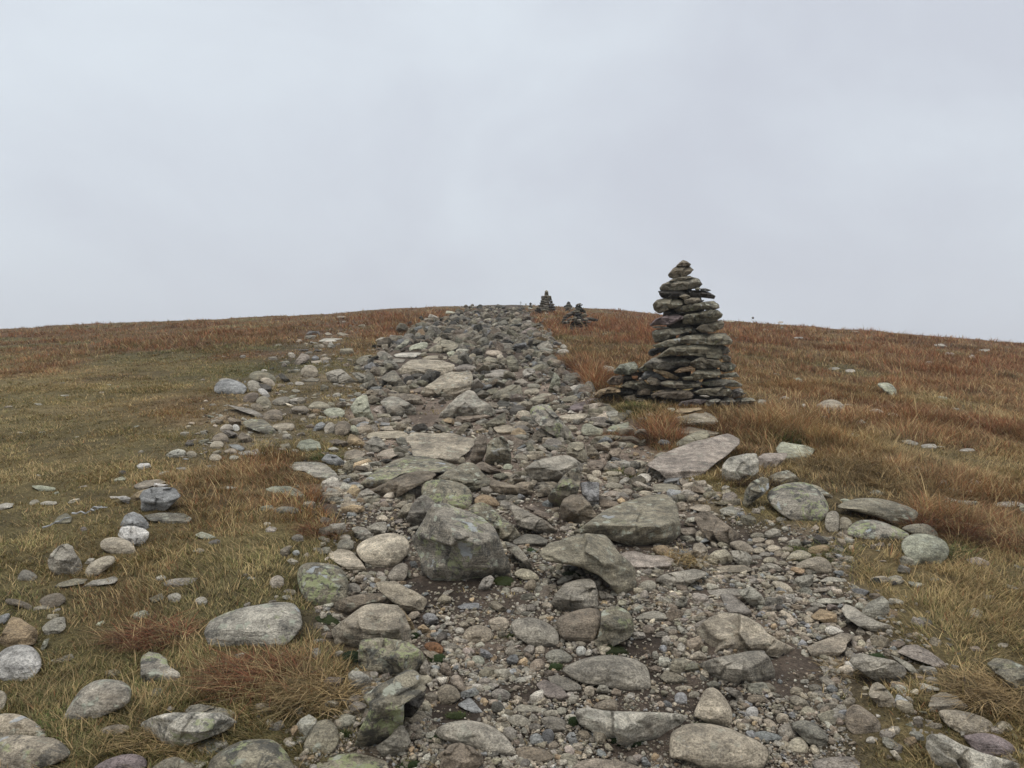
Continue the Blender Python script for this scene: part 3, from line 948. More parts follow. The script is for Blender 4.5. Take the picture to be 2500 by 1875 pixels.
SPECS['500 700 .2712'] = '''
R s 1|80,920 110,860 200,825 300,850 370,890 380,930 320,970 200,965 100,950|bluish grey rounded boulder|at the left of the stone cluster on the lawn
R g 0|110,850 160,818 250,830 280,860||
R o 1|390,810 430,765 510,755 600,785 645,830 640,865 540,850 440,845||
R t 0|490,840 540,812 600,830 640,880 600,905 530,870||
R g 0|375,870 420,835 490,860 530,910 480,945 400,940||
B d 0|480,870 560,880 605,910 590,950 520,920||
R w 0|470,930 510,910 550,930 590,980 570,995 500,970|pinkish white stone|in the stone cluster on the lawn
R b 0|340,1000 400,950 480,955 490,990 430,1040 360,1040||
R o 0|450,1030 500,985 560,985 600,1050 600,1090 540,1100 480,1060||
R b 0|400,1080 440,1045 510,1060 530,1110 470,1125||
S g 1|180,1055 300,1080 420,1100 520,1150 500,1180 420,1150 300,1110||
R t 0|510,1180 560,1120 640,1100 700,1130 700,1200 620,1220 540,1210||
R g 0|595,1040 650,1000 740,985 770,1010 750,1050 650,1070||
B k 0|750,1020 820,1000 890,995 890,1040 820,1060 760,1055||
O t 0|770,1110 800,1075 900,1072 945,1120 900,1140 800,1150||
R o 2|925,1080 980,1035 1050,1030 1130,1070 1140,1100 1050,1110 950,1105||
R e 4|1065,1120 1120,1088 1220,1090 1265,1130 1240,1170 1150,1180 1080,1150|whitish green oval rock|in grass between lawn stones and path
R t 0|600,1250 680,1230 790,1225 810,1260 790,1290 700,1300 630,1280|flat tan oval stone|casting a thin shadow on the grass
S o 6|345,1220 420,1190 540,1200 610,1260 670,1330 600,1330 450,1290 370,1260||
B b 0|205,1190 230,1175 320,1200 330,1250 230,1240||
R g 0|125,1290 170,1235 250,1240 260,1290 180,1300||
R w 0|250,1240 300,1240 320,1280 290,1300 255,1290||
R k 0|120,1150 150,1145 185,1180 180,1200 130,1180||
R b 0|55,1390 90,1330 170,1310 220,1370 200,1410 100,1400||
B g 0|150,1300 210,1290 290,1320 300,1350 230,1360 190,1330||
O b 0|290,1360 330,1310 400,1340 440,1390 400,1400 330,1380||
R c 0|40,1430 80,1390 150,1390 175,1420 150,1450 70,1460|cream oval stone on the lawn|upper of two cream stones
R c 0|35,1540 70,1500 130,1510 160,1540 120,1570 60,1565||
S s 0|210,1420 300,1420 360,1450 330,1480 250,1450||
S b 0|170,1480 240,1450 300,1470 280,1500 200,1505||
S k 0|300,1495 380,1475 500,1485 550,1500 450,1520 330,1515||
R k 0|e 260 1540 90 50||
B s 0|970,1290 1000,1240 1050,1215 1090,1240 1060,1280 990,1300||
R g 1|1070,1290 1090,1240 1140,1215 1175,1250 1160,1320 1100,1320||
R b 0|1165,1290 1190,1220 1260,1205 1320,1240 1300,1310 1230,1340 1180,1340||
S e 2|820,1440 860,1390 950,1370 1030,1400 1050,1460 900,1480||
B b 0|1115,1390 1180,1370 1290,1400 1280,1440 1180,1430||
B k 0|1100,1460 1160,1440 1210,1460 1180,1490||
R t 0|855,780 880,730 940,700 1000,720 1025,780 980,820 900,810|tan rounded boulder|alone beside the upper line of stones
B d 0|660,790 700,780 780,850 740,860 690,840||
B p 0|800,690 830,650 870,600 930,610 950,650 900,680 830,700||
R g 0|745,600 780,585 825,620 800,640 760,630||
R s 0|955,640 1000,612 1040,650 980,660||
S t 0|950,670 1050,660 1060,685 970,690||
S t 0|1060,640 1090,630 1135,645 1090,660||
B k 0|1100,540 1130,490 1180,540 1150,550||
R t 0|1020,530 1060,512 1085,545 1040,550||
S k 0|1020,490 1080,465 1250,465 1230,490 1080,500||
S t 0|1080,420 1110,408 1150,430 1100,440||
B g 0|1085,780 1160,750 1230,742 1290,790 1360,850 1340,870 1260,865 1110,840|grey wedge shaped rock|between the tan rounded boulder and the path
R k 0|805,860 850,852 905,870 870,890 820,885||
R g 0|770,930 820,920 870,940 820,955||
S o 1|890,840 960,820 1040,830 1000,860 920,860||
S g 0|1205,1040 1260,1030 1325,1060 1290,1080||
B d 0|845,570 930,560 940,580||
B d 0|970,590 1000,560 1060,575||
B e 1|1310,1090 1360,1010 1420,975 1460,980 1480,1080 1520,1180 1500,1215 1440,1225 1350,1170|leaf shaped standing rock|pale green, left edge of the upper path
'''
SPECS['0 1100 .2825'] = '''
B g 2|412,960 450,880 520,820 580,808 630,830 650,890 700,950 710,1010 680,1050 600,1060 500,1070 430,1020|grey pear shaped stone|on the lawn at the far left
R t 0|735,1050 760,990 850,930 950,905 1000,925 980,980 900,1040 820,1080 750,1090||
R t 1|860,800 920,755 1010,748 1110,775 1165,830 1170,900 1080,895 960,885 880,850|tan loaf shaped stone|below the white quartz stone on the lawn
B w 0|1020,740 1045,660 1150,650 1250,680 1285,710 1280,760 1200,820 1100,780|white quartz stone|against a dark slate stone on the lawn
B s 0|1040,640 1080,560 1150,530 1220,555 1285,630 1280,690 1150,670 1050,660|dark slate stone|touching the white quartz stone
B s 0|1205,400 1240,345 1330,318 1500,320 1560,390 1500,450 1440,500 1380,520 1260,525 1220,500 1225,440|layered blue black rock|on the lawn with a white flake on top
B w 0|1320,312 1340,278 1480,300 1470,320||
S t 0|1155,300 1250,260 1380,245 1440,275 1330,300 1200,340||
B h 0|1125,400 1200,350 1300,320 1210,380 1200,420 1140,430||
B w 0|1000,400 1080,390 1130,410 1110,460 1060,440||
S k 0|945,395 1020,395 1040,415 960,415||
B w 0|1180,130 1215,110 1290,108 1305,140 1270,165 1200,160|small white block|alone on the lawn
R d 0|1015,190 1060,165 1100,185 1060,210||
S e 0|975,250 1050,225 1100,235 1060,270 990,270||
B k 0|1430,40 1480,5 1540,-15 1600,0 1605,40 1540,65 1460,60||
S o 0|465,620 500,570 570,540 620,570 610,620 500,640||
S e 0|270,305 350,300 480,320 470,345 350,350||
S k 0|335,455 400,435 490,440 490,465 380,475||
S k 0|-20,470 60,450 125,460 100,490 -20,515||
S g 3|1240,560 1400,535 1600,545 1660,590 1600,630 1400,620 1290,600||
S k 0|1885,320 1960,305 2060,318 1980,335||
S e 0|1680,730 1740,700 1820,725 1870,750 1780,770||
S g 0|1665,870 1720,840 1770,860 1740,885||
S g 0|1410,1140 1480,1110 1600,1100 1720,1100 1650,1150 1500,1180 1430,1170||
R k 0|e 1510 1270 130 85||
R k 0|e 1740 1300 120 80||
R g 0|150,1100 180,1040 230,1028 300,1060 330,1100 260,1130 160,1130||
S o 0|430,1190 520,1140 650,1105 760,1110 720,1150 600,1170||
S k 0|700,1180 800,1120 900,1110 990,1085 1030,1110 980,1150 880,1160||
R b 0|40,1290 90,1275 200,1300 280,1340 270,1380 180,1350 60,1330||
R b 1|350,1280 440,1235 530,1230 580,1290 520,1340 400,1365 340,1330||
B k 0|720,980 770,930 820,930 800,980||
R p 0|e 725 678 60 45||
S g 0|660,320 740,295 760,315||
S k 0|e 1570 155 100 30||
R t 0|1600,30 1640,0 1690,10 1710,50 1650,65||
'''
SPECS['0 1450 .2825'] = '''
B h 0|0,400 40,300 80,230 110,200 180,215 240,260 310,300 328,380 290,430 200,435 60,450 10,470|ochre triangular boulder|at the left edge above a pinkish white boulder
R w 0|-40,560 20,490 120,445 220,438 290,470 350,540 360,620 300,700 230,740 120,755 20,730 -40,690|pinkish white boulder|cut by the left edge of the photo
R c 0|-50,850 0,830 40,850 65,890 40,960 0,1030 -50,1020||
S g 0|360,300 400,250 480,205 560,200 570,290 520,330 400,350||
R s 0|-40,230 20,180 90,160 80,220 20,260||
B e 0|350,470 380,400 430,380 410,440 370,490||
S g 0|480,590 540,540 620,515 640,550 580,590||
S g 8|1215,600 1230,540 1290,500 1380,520 1440,560 1450,620 1550,680 1560,750 1450,760 1300,765 1220,740|grey lichen rock sunk in grass|lower left between two larger boulders
R g 5|545,1060 600,980 650,900 700,830 780,770 880,742 1000,745 1080,770 1130,830 1120,920 1060,980 900,1040 780,1070 640,1100 560,1090|rounded boulder with white lichen spots|in the lower left grass
O k 7|1170,1190 1230,1110 1330,1060 1480,1030 1700,1025 1900,1035 2000,1080 2035,1110 1950,1180 1800,1240 1600,1300 1480,1335 1350,1310 1250,1280|wedge boulder mottled black and white|in the lower left grass with a dark overhang
S g 3|1600,1020 1640,970 1720,950 1830,970 1990,1000 2070,1060 1990,1085 1900,1055||
R t 7|-60,1250 100,1220 250,1225 400,1240 500,1260 570,1320 615,1385 500,1460 300,1500 100,1540 -60,1540|broad lichen boulder in the bottom left corner|below another tan boulder
R t 6|-60,1060 60,1030 180,1045 270,1090 370,1160 420,1230 200,1250 -60,1265||
R u 1|780,1520 900,1440 1050,1390 1180,1385 1270,1430 1260,1530 900,1580|mauve boulder at the bottom edge|in the lower left
R o 9|1290,1520 1400,1440 1500,1405 1580,1425 1650,1470 1710,1540 1400,1580||
R b 0|850,1170 1000,1120 1130,1140 1100,1200 900,1220||
'''
SPECS['1750 740 .339'] = '''
R e 6|1140,580 1220,570 1270,590 1300,640 1290,670 1220,645|pale lichen rock on the far right slope|in brown grass
R t 1|705,750 760,705 840,690 900,720 930,770 850,795 740,765|tan hump backed rock|in the grass right of the tall cairn
R k 0|720,780 760,762 825,775 800,800 740,798||
R t 0|1085,775 1150,755 1215,790 1160,805||
R t 0|1220,805 1250,780 1300,800 1380,830 1300,835||
S e 2|545,540 590,537 640,570 600,575||
S k 0|430,685 500,667 525,685 450,697||
R k 0|590,738 630,720 660,740 620,752||
R t 0|510,802 545,785 575,815 530,825||
S k 0|985,860 1040,835 1075,860 1020,872||
S k 0|915,957 1000,938 1035,955 960,967||
S k 0|e 1180 936 90 20||
R s 0|e 775 830 60 40||
R o 0|450,187 470,160 490,187||
S k 0|e 460 137 36 14||
S k 0|1560,300 1620,290 1670,315 1600,315||
R k 0|e 1840 387 50 34||
S k 0|e 1930 340 90 20||
R k 0|e 960 488 80 30||
S k 0|e 590 250 75 14||
S k 0|e 590 605 40 16||
R d 0|e 260 106 18 16||
S t 0|e 1570 552 60 16||
S k 0|e 840 472 90 20||
R k 2|e 322 712 74 38||
S k 0|e 85 130 90 14||
'''
# tall cairn stones: outline in its own survey frame, front depth offset (m) is found from the shape of the pile
CAIRN = '''
b|940,165 985,128 1020,140 1055,165 1050,180 960,185 925,185
b|852,262 900,205 940,180 1040,185 1075,215 1050,250 1000,280 915,298 870,285
o|865,318 900,295 1040,270 1075,285 1000,310
o|785,375 810,345 870,320 960,285 1050,278 1120,300 1158,345 1130,375 1080,385 940,405 840,405 795,400
g|1090,385 1120,375 1145,385 1130,400 1100,400
s|1140,385 1190,382 1240,400 1210,412 1150,405
d|770,410 850,400 1000,400 1130,402 1200,415 1262,450 1255,478 1150,465 1000,470 850,475 800,465
t|950,455 1000,432 1052,455 1000,490
t|1000,490 1050,468 1140,468 1142,500 1100,522 1000,522
d|1120,490 1180,488 1150,515 1110,515
o|717,530 750,492 820,472 920,475 985,495 985,530 920,560 870,570 780,608 730,575
o|920,575 960,545 1060,525 1180,505 1260,500 1300,530 1305,560 1250,580 1150,575 1050,590 950,612
d|825,610 850,590 880,600 850,628
u|690,715 740,660 830,630 920,615 985,635 980,655 920,690 860,715 760,712 700,722
g|700,728 760,722 860,730 860,745 740,745
o|985,640 1020,620 1120,605 1220,575 1290,580 1335,620 1325,645 1250,690 1150,705 1050,705 990,700
o|1105,750 1150,710 1250,690 1330,668 1355,700 1340,740 1250,780 1150,778
d|1060,745 1100,740 1110,790 1065,800
o|712,775 750,755 850,745 1000,735 1065,730 1068,770 980,790 900,815 830,860 740,870 725,830
o|740,895 850,850 1000,815 1130,795 1270,790 1350,790 1410,850 1405,885 1300,895 1180,890 1000,880 850,910 770,915
d|675,960 700,930 780,915 830,935 780,960 720,995 685,985
o|730,1015 800,970 880,910 950,895 1150,890 1290,890 1330,930 1335,990 1320,1020 1200,1010 1100,990 950,985 800,985
g|1290,900 1340,890 1390,915 1410,950 1380,975 1330,970
o|1335,985 1380,980 1420,1010 1415,1040 1350,1040
g|640,1070 720,1010 830,995 950,995 1050,1040 1045,1080 950,1085 860,1115 760,1110 680,1095
o|1055,1050 1120,1015 1160,1000 1200,1020 1300,1030 1330,1060 1320,1095 1220,1105 1120,1110 1060,1080
o|1320,1050 1400,1045 1465,1080 1440,1120 1360,1140 1320,1120
h|905,1135 960,1100 1030,1087 1100,1110 1050,1130 950,1145
h|720,1115 760,1108 850,1135 950,1185 930,1210 850,1185 760,1145
o|1030,1200 1060,1160 1120,1115 1220,1100 1310,1115 1322,1160 1280,1185 1180,1195 1100,1215
o|980,1185 1060,1172 1080,1190 1050,1212 990,1205
g|1320,1160 1400,1145 1460,1140 1495,1180 1400,1185 1320,1190
o|580,1110 640,1075 700,1090 720,1120 640,1130 590,1140
s|610,1190 640,1130 700,1120 780,1160 830,1190 820,1210 720,1185 660,1180 630,1205
t|658,1220 665,1180 700,1175 780,1215 785,1250 740,1260 690,1248
o|785,1230 850,1215 1000,1220 1140,1235 1130,1270 1000,1290 860,1275 800,1260
g|1135,1240 1200,1210 1350,1200 1440,1210 1510,1250 1500,1270 1350,1265 1200,1265
o|1080,1320 1150,1290 1300,1275 1400,1280 1425,1320 1410,1355 1250,1350 1130,1340
g|1425,1300 1500,1280 1530,1310 1510,1350 1430,1365
g|1515,1320 1560,1325 1520,1345
b|730,1345 800,1315 950,1300 1050,1305 1080,1340 1060,1380 920,1385 800,1370
k|1120,1350 1180,1342 1240,1360 1180,1368
u|935,1440 980,1400 1100,1380 1195,1385 1190,1410 1100,1450 1000,1452
g|1300,1420 1360,1370 1420,1370 1460,1400 1400,1450 1320,1455
g|1430,1400 1480,1370 1600,1370 1645,1395 1560,1430 1450,1440
e|365,1130 420,1070 545,1045 575,1080 570,1130 500,1165 380,1150
b|300,1225 350,1180 430,1160 455,1200 420,1250 330,1250
d|450,1170 520,1160 530,1200 450,1210
r|525,1170 580,1170 575,1205 530,1200
k|585,1190 615,1185 625,1215 590,1215
k|600,1215 640,1215 640,1235 605,1232
o|425,1265 480,1225 540,1210 660,1240 780,1265 800,1290 700,1310 600,1305 500,1280
d|425,1290 500,1290 640,1310 720,1320 700,1370 560,1360 430,1330
b|700,1340 780,1300 900,1290 900,1310 780,1340 720,1375
h|190,1350 230,1300 330,1270 420,1280 420,1320 300,1330 210,1365
o|500,1400 560,1370 650,1375 650,1400 560,1430
g|1180,1395 1290,1375 1330,1390 1250,1440 1190,1450
'''

SPECS['1150 650 .1582'] = """
B d 2|430,622 460,598 500,610 545,640 470,655||
B o 2|625,660 660,628 700,660 725,695 650,695||
B d 1|768,645 800,628 842,650 780,668||
B o 1|560,650 590,640 625,655 580,668||
B g 1|860,640 900,630 960,655 900,670||
B o 2|300,640 360,628 420,640 340,655||
B g 1|0,625 60,612 140,625 60,640||
R e 2|1095,840 1105,810 1125,797 1160,805 1152,842||
R g 1|815,865 850,838 900,828 940,850 935,895 850,890||
B o 1|680,850 720,800 780,810 785,860 720,880||
B d 1|370,810 430,780 500,830 480,860 400,850||
B o 1|170,850 220,815 300,800 320,850 240,870||
B b 1|640,770 700,700 760,730 750,780 690,790||
B g 1|1290,960 1310,940 1350,955 1320,975||
R t 1|1110,730 1150,710 1210,735 1150,745||
R e 1|2070,840 2100,822 2125,850 2090,860||
R k 1|1590,945 1640,925 1700,945 1640,960||
"""
# ------------------------------------------------------------------ vegetation zones, on the ground
# (u, v, ru, rv, rust, straw, green, dark, tall): soft ellipses of colour in survey pixels, projected on the hill
ZONES = [
    (250, 800, 900, 40, .9, 0, 0, .1, .5), (330, 850, 260, 30, .6, 0, 0, .3, .3), (100, 885, 120, 30, .9, .1, 0, 0, .5), (520, 850, 160, 22, .8, 0, 0, .3, .5),
    (560, 860, 300, 34, 0, 0, .6, 0, -.2), (640, 905, 180, 30, 0, .1, .6, 0, -.2), (260, 960, 240, 60, .1, .4, .3, 0, -.1), (100, 1060, 300, 80, .1, .3, .35, 0, -.1),
    (300, 1180, 400, 110, .15, .5, .25, 0, 0), (480, 1010, 130, 40, .5, .3, 0, 0, .1), (650, 1130, 90, 50, .85, .1, 0, .1, .5), (760, 1250, 90, 60, .95, 0, 0, .1, .5),
    (600, 1240, 160, 80, .5, .4, 0, 0, .2), (500, 1200, 120, 60, .4, .4, 0, .1, .2), (350, 1500, 130, 60, .9, .1, 0, .1, .5), (620, 1600, 150, 70, 1.2, .2, 0, .1, .4),
    (720, 1660, 110, 90, .4, .5, .1, 0, .4), (150, 1700, 300, 140, .1, .5, .35, .1, .1), (400, 1750, 200, 80, .1, .5, .3, .1, .2), (300, 1380, 250, 80, .2, .5, .2, .1, .1),
    (1000, 775, 150, 20, .8, 0, 0, .1, .5), (950, 800, 60, 22, .9, 0, 0, .2, .6), (900, 860, 90, 40, .3, .4, .1, 0, .2), (880, 990, 80, 60, .1, .5, .3, .1, 0),
    (1340, 770, 60, 16, 1, 0, 0, 0, .6), (1450, 800, 300, 30, .9, 0, 0, .1, .5), (1420, 860, 140, 22, 0, .2, .6, .1, -.1), (1500, 880, 160, 30, .1, .2, .2, .5, 0),
    (1600, 850, 150, 30, .8, 0, 0, .2, .5), (1400, 900, 60, 50, 1, .1, 0, 0, .8), (1460, 930, 60, 40, 1, .2, 0, 0, .8), (1600, 790, 200, 25, .9, 0, 0, .2, .5),
    (2000, 820, 700, 60, 1, 0, 0, .15, .6), (2300, 900, 350, 60, .9, .15, 0, .1, .8), (2200, 1000, 400, 60, 1.3, .3, 0, 0, .9), (2350, 1060, 220, 40, 1, .1, 0, 0, .9),
    (1830, 930, 120, 50, .1, .45, .3, .1, .1), (1950, 890, 160, 40, .4, .2, .2, .3, .2), (1880, 1030, 120, 40, .2, .5, .5, 0, .7), (2080, 1130, 160, 70, .7, .9, 0, 0, 1),
    (2330, 1190, 220, 60, .5, .4, .1, .1, .4), (2250, 1270, 110, 70, .8, .5, 0, 0, 1), (2420, 1290, 160, 80, .9, .3, 0, 0, 1), (2260, 1420, 250, 100, .05, .5, .5, 0, .1),
    (2420, 1500, 200, 120, .1, .6, .3, 0, .15), (2000, 1340, 130, 60, .05, .4, .5, .1, .4), (2300, 1700, 300, 120, .15, .45, .3, .3, -.1), (1560, 960, 60, 40, .5, .1, .3, .3, .6),
    (1600, 1060, 90, 40, 1, 0, .1, .2, .7), (1830, 1120, 90, 60, .5, .3, .1, .2, .6),
]
C_RUST = np.array((0.255, 0.096, 0.042))
C_STRAW = np.array((0.425, 0.297, 0.140))
C_GREEN = np.array((0.105, 0.120, 0.034))
C_DARK = np.array((0.062, 0.046, 0.028))
C_OLIVE = np.array((0.305, 0.238, 0.102))


def zone_weights(u, v):
    w = np.zeros(u.shape + (4,))
    tall = np.zeros(u.shape)
    w[..., 1] += 0.12
    w[..., 2] += 0.12 + 0.10 * sstep(1100, 500, u)
    far = sstep(1000, 800, v)
    right = sstep(1350, 1800, u)
    w[..., 0] += 0.25 * far + 0.45 * right * sstep(1150, 950, v)
    for (a, b, ru, rv, r, s, g, d, t) in ZONES:
        k = np.exp(-((u - a) / ru) ** 2 - ((v - b) / rv) ** 2)
        w[..., 0] += r * k
        w[..., 1] += s * k
        w[..., 2] += g * k
        w[..., 3] += d * k
        tall += t * k
    return w, tall


def turf_colour(x, y, u, v):
    w, tall = zone_weights(u, v)
    n = fbm(xy0(x, y, 0.9), 3, 21)
    n2 = fbm(xy0(x, y, 0.45), 3, 31)
    n4 = fbm(xy0(x, y, 0.5), 3, 51)
    w[..., 0] *= np.clip(1 + 1.9 * n, 0.05, 3)
    w[..., 1] += 0.9 * np.clip(n4 * 1.6, 0, 1) * sstep(1300, 1700, u)
    tall = tall * np.clip(1 + 1.2 * n, .3, 2)
    w[..., 2] *= np.clip(1 + 1.2 * n2, 0.1, 3)
    w[..., 3] += (1.2 - .7 * sstep(1100, 500, u)) * np.clip(fbm(xy0(x, y, 0.9), 3, 41) * 3 - 0.7, 0, 1)
    wo = 0.45
    tot = w.sum(-1) + wo
    c = (w[..., 0:1] * C_RUST + w[..., 1:2] * C_STRAW + w[..., 2:3] * C_GREEN + w[..., 3:4] * C_DARK + wo * C_OLIVE) / tot[..., None]
    return c, tall, w


# ------------------------------------------------------------------ ground sheet
def build_ground():
    ys = np.concatenate([np.linspace(-2.2, 1.8, 60), np.geomspace(1.83, 700, 900)])
    us = np.linspace(-1.5, 1.5, 520)
    us = np.sign(us) * (np.abs(us) ** 1.25) * 1.05
    U, Y = np.meshgrid(us, ys)
    X = U * (Y + 3.4)
    Z = ground(X, Y)
    path = sample_grid(PATH_M, X, Y) * ((Y > 0.3) & (Y < 60))
    fine = fbm(np.stack([X * 9, Y * 9, Z * 0], -1), 3, 77)
    Z = Z + 0.010 * fine * (Y < 14)
    pu, pv = to_pix(X, np.maximum(Y, 1.2), Z)
    c, tall, w = turf_colour(X, Y, np.clip(pu, -600, 3100), np.clip(pv, 740, 2100))
    turf = c * 0.5
    dirt = np.array((0.068, 0.050, 0.036))  # dark soil, deepened to put shade into the gaps between stones
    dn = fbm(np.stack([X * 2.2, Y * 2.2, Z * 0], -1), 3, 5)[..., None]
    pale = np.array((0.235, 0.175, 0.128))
    kd = np.clip((sstep(4.0, 5.5, Y) * (1 - sstep(9, 12, Y)))[..., None] * .6 + 0.20 + 0.6 * dn, 0, 1)  # pale earth at mid distance only, so gaps in far rubble stay dark
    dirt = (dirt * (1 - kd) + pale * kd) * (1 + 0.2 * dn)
    tr = sample_grid(TRACK_M, X, Y)[..., None] * 0.45 * (Y[..., None] < 60)
    pw = np.clip(path[..., None] * 1.0 + tr, 0, 1)
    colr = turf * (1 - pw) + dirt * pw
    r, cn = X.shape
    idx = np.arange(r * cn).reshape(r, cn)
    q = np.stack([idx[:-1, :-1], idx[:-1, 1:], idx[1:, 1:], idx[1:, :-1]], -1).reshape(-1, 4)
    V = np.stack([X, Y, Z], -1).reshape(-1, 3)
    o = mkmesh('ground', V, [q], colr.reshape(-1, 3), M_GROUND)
    tag(o, kind='structure')
    return o


build_ground()
print('ground', time.time() - T0)

# ------------------------------------------------------------------ rocks from surveyed outlines
BASE = {'g': (.315, .272, .208), 'o': (.262, .224, .155), 'b': (.250, .196, .138), 't': (.370, .305, .218), 'w': (.54, .495, .43), 'd': (.095, .082, .064),
        's': (.275, .262, .238), 'p': (.350, .285, .225), 'c': (.60, .50, .36), 'r': (.36, .18, .085), 'h': (.37, .265, .155), 'u': (.245, .190, .170),
        'e': (.365, .345, .245), 'k': (.44, .390, .305)}
CNAME = {'g': 'grey', 'o': 'olive grey', 'b': 'brown grey', 't': 'tan', 'w': 'white', 'd': 'dark', 's': 'slate grey', 'p': 'pinkish', 'c': 'cream',
         'r': 'rusty orange', 'h': 'ochre', 'u': 'purplish', 'e': 'pale green', 'k': 'pale grey'}


def chaikin(P, n, cut=.25):
    for _ in range(n):
        Q = np.roll(P, -1, 0)
        P = np.stack([P * (1 - cut) + Q * cut, P * cut + Q * (1 - cut)], 1).reshape(-1, 2)
    return P


def resample(P, n):
    Q = np.vstack([P, P[:1]])
    s = np.concatenate([[0], np.cumsum(np.hypot(*np.diff(Q, axis=0).T))])
    t = np.linspace(0, s[-1], n, endpoint=False)
    return np.stack([np.interp(t, s, Q[:, 0]), np.interp(t, s, Q[:, 1])], 1)


def smax(a, b, k):
    h = np.clip(0.5 + 0.5 * (a - b) / k, 0, 1)
    return b * (1 - h) + a * h + k * h * (1 - h)


def parse(pts, ox, oy, sc, rng):
    pts = pts.strip()
    if pts.startswith('e'):
        f = [float(q) for q in pts[1:].split()]
        cx, cy, w, h = f[:4]
        n = int(rng.integers(7, 10))
        a = np.sort((np.arange(n) + rng.uniform(-.28, .28, n)) / n * 2 * math.pi)
        r = rng.uniform(.9, 1.12, n)
        P = np.stack([cx + w / 2 * np.cos(a) * r, cy + h / 2 * np.sin(a) * r], 1)
    else:
        P = np.array([[float(z) for z in q.split(',')] for q in pts.split()])
    return P * sc + np.array([ox, oy])


FACETS = {'huge blocky lichen boulder': [(-.10, .5, -1.1, .10), (-.05, .62, .55, 1.5), (.22, .5, .9, .2)],
          'great sloping wedge slab': [(.0, .42, .15, 3.4), (.30, .4, 1.1, -.1)],
          'arched olive boulder': [(-.1, .55, .10, 1.6), (.25, .5, 1.2, .3)]}


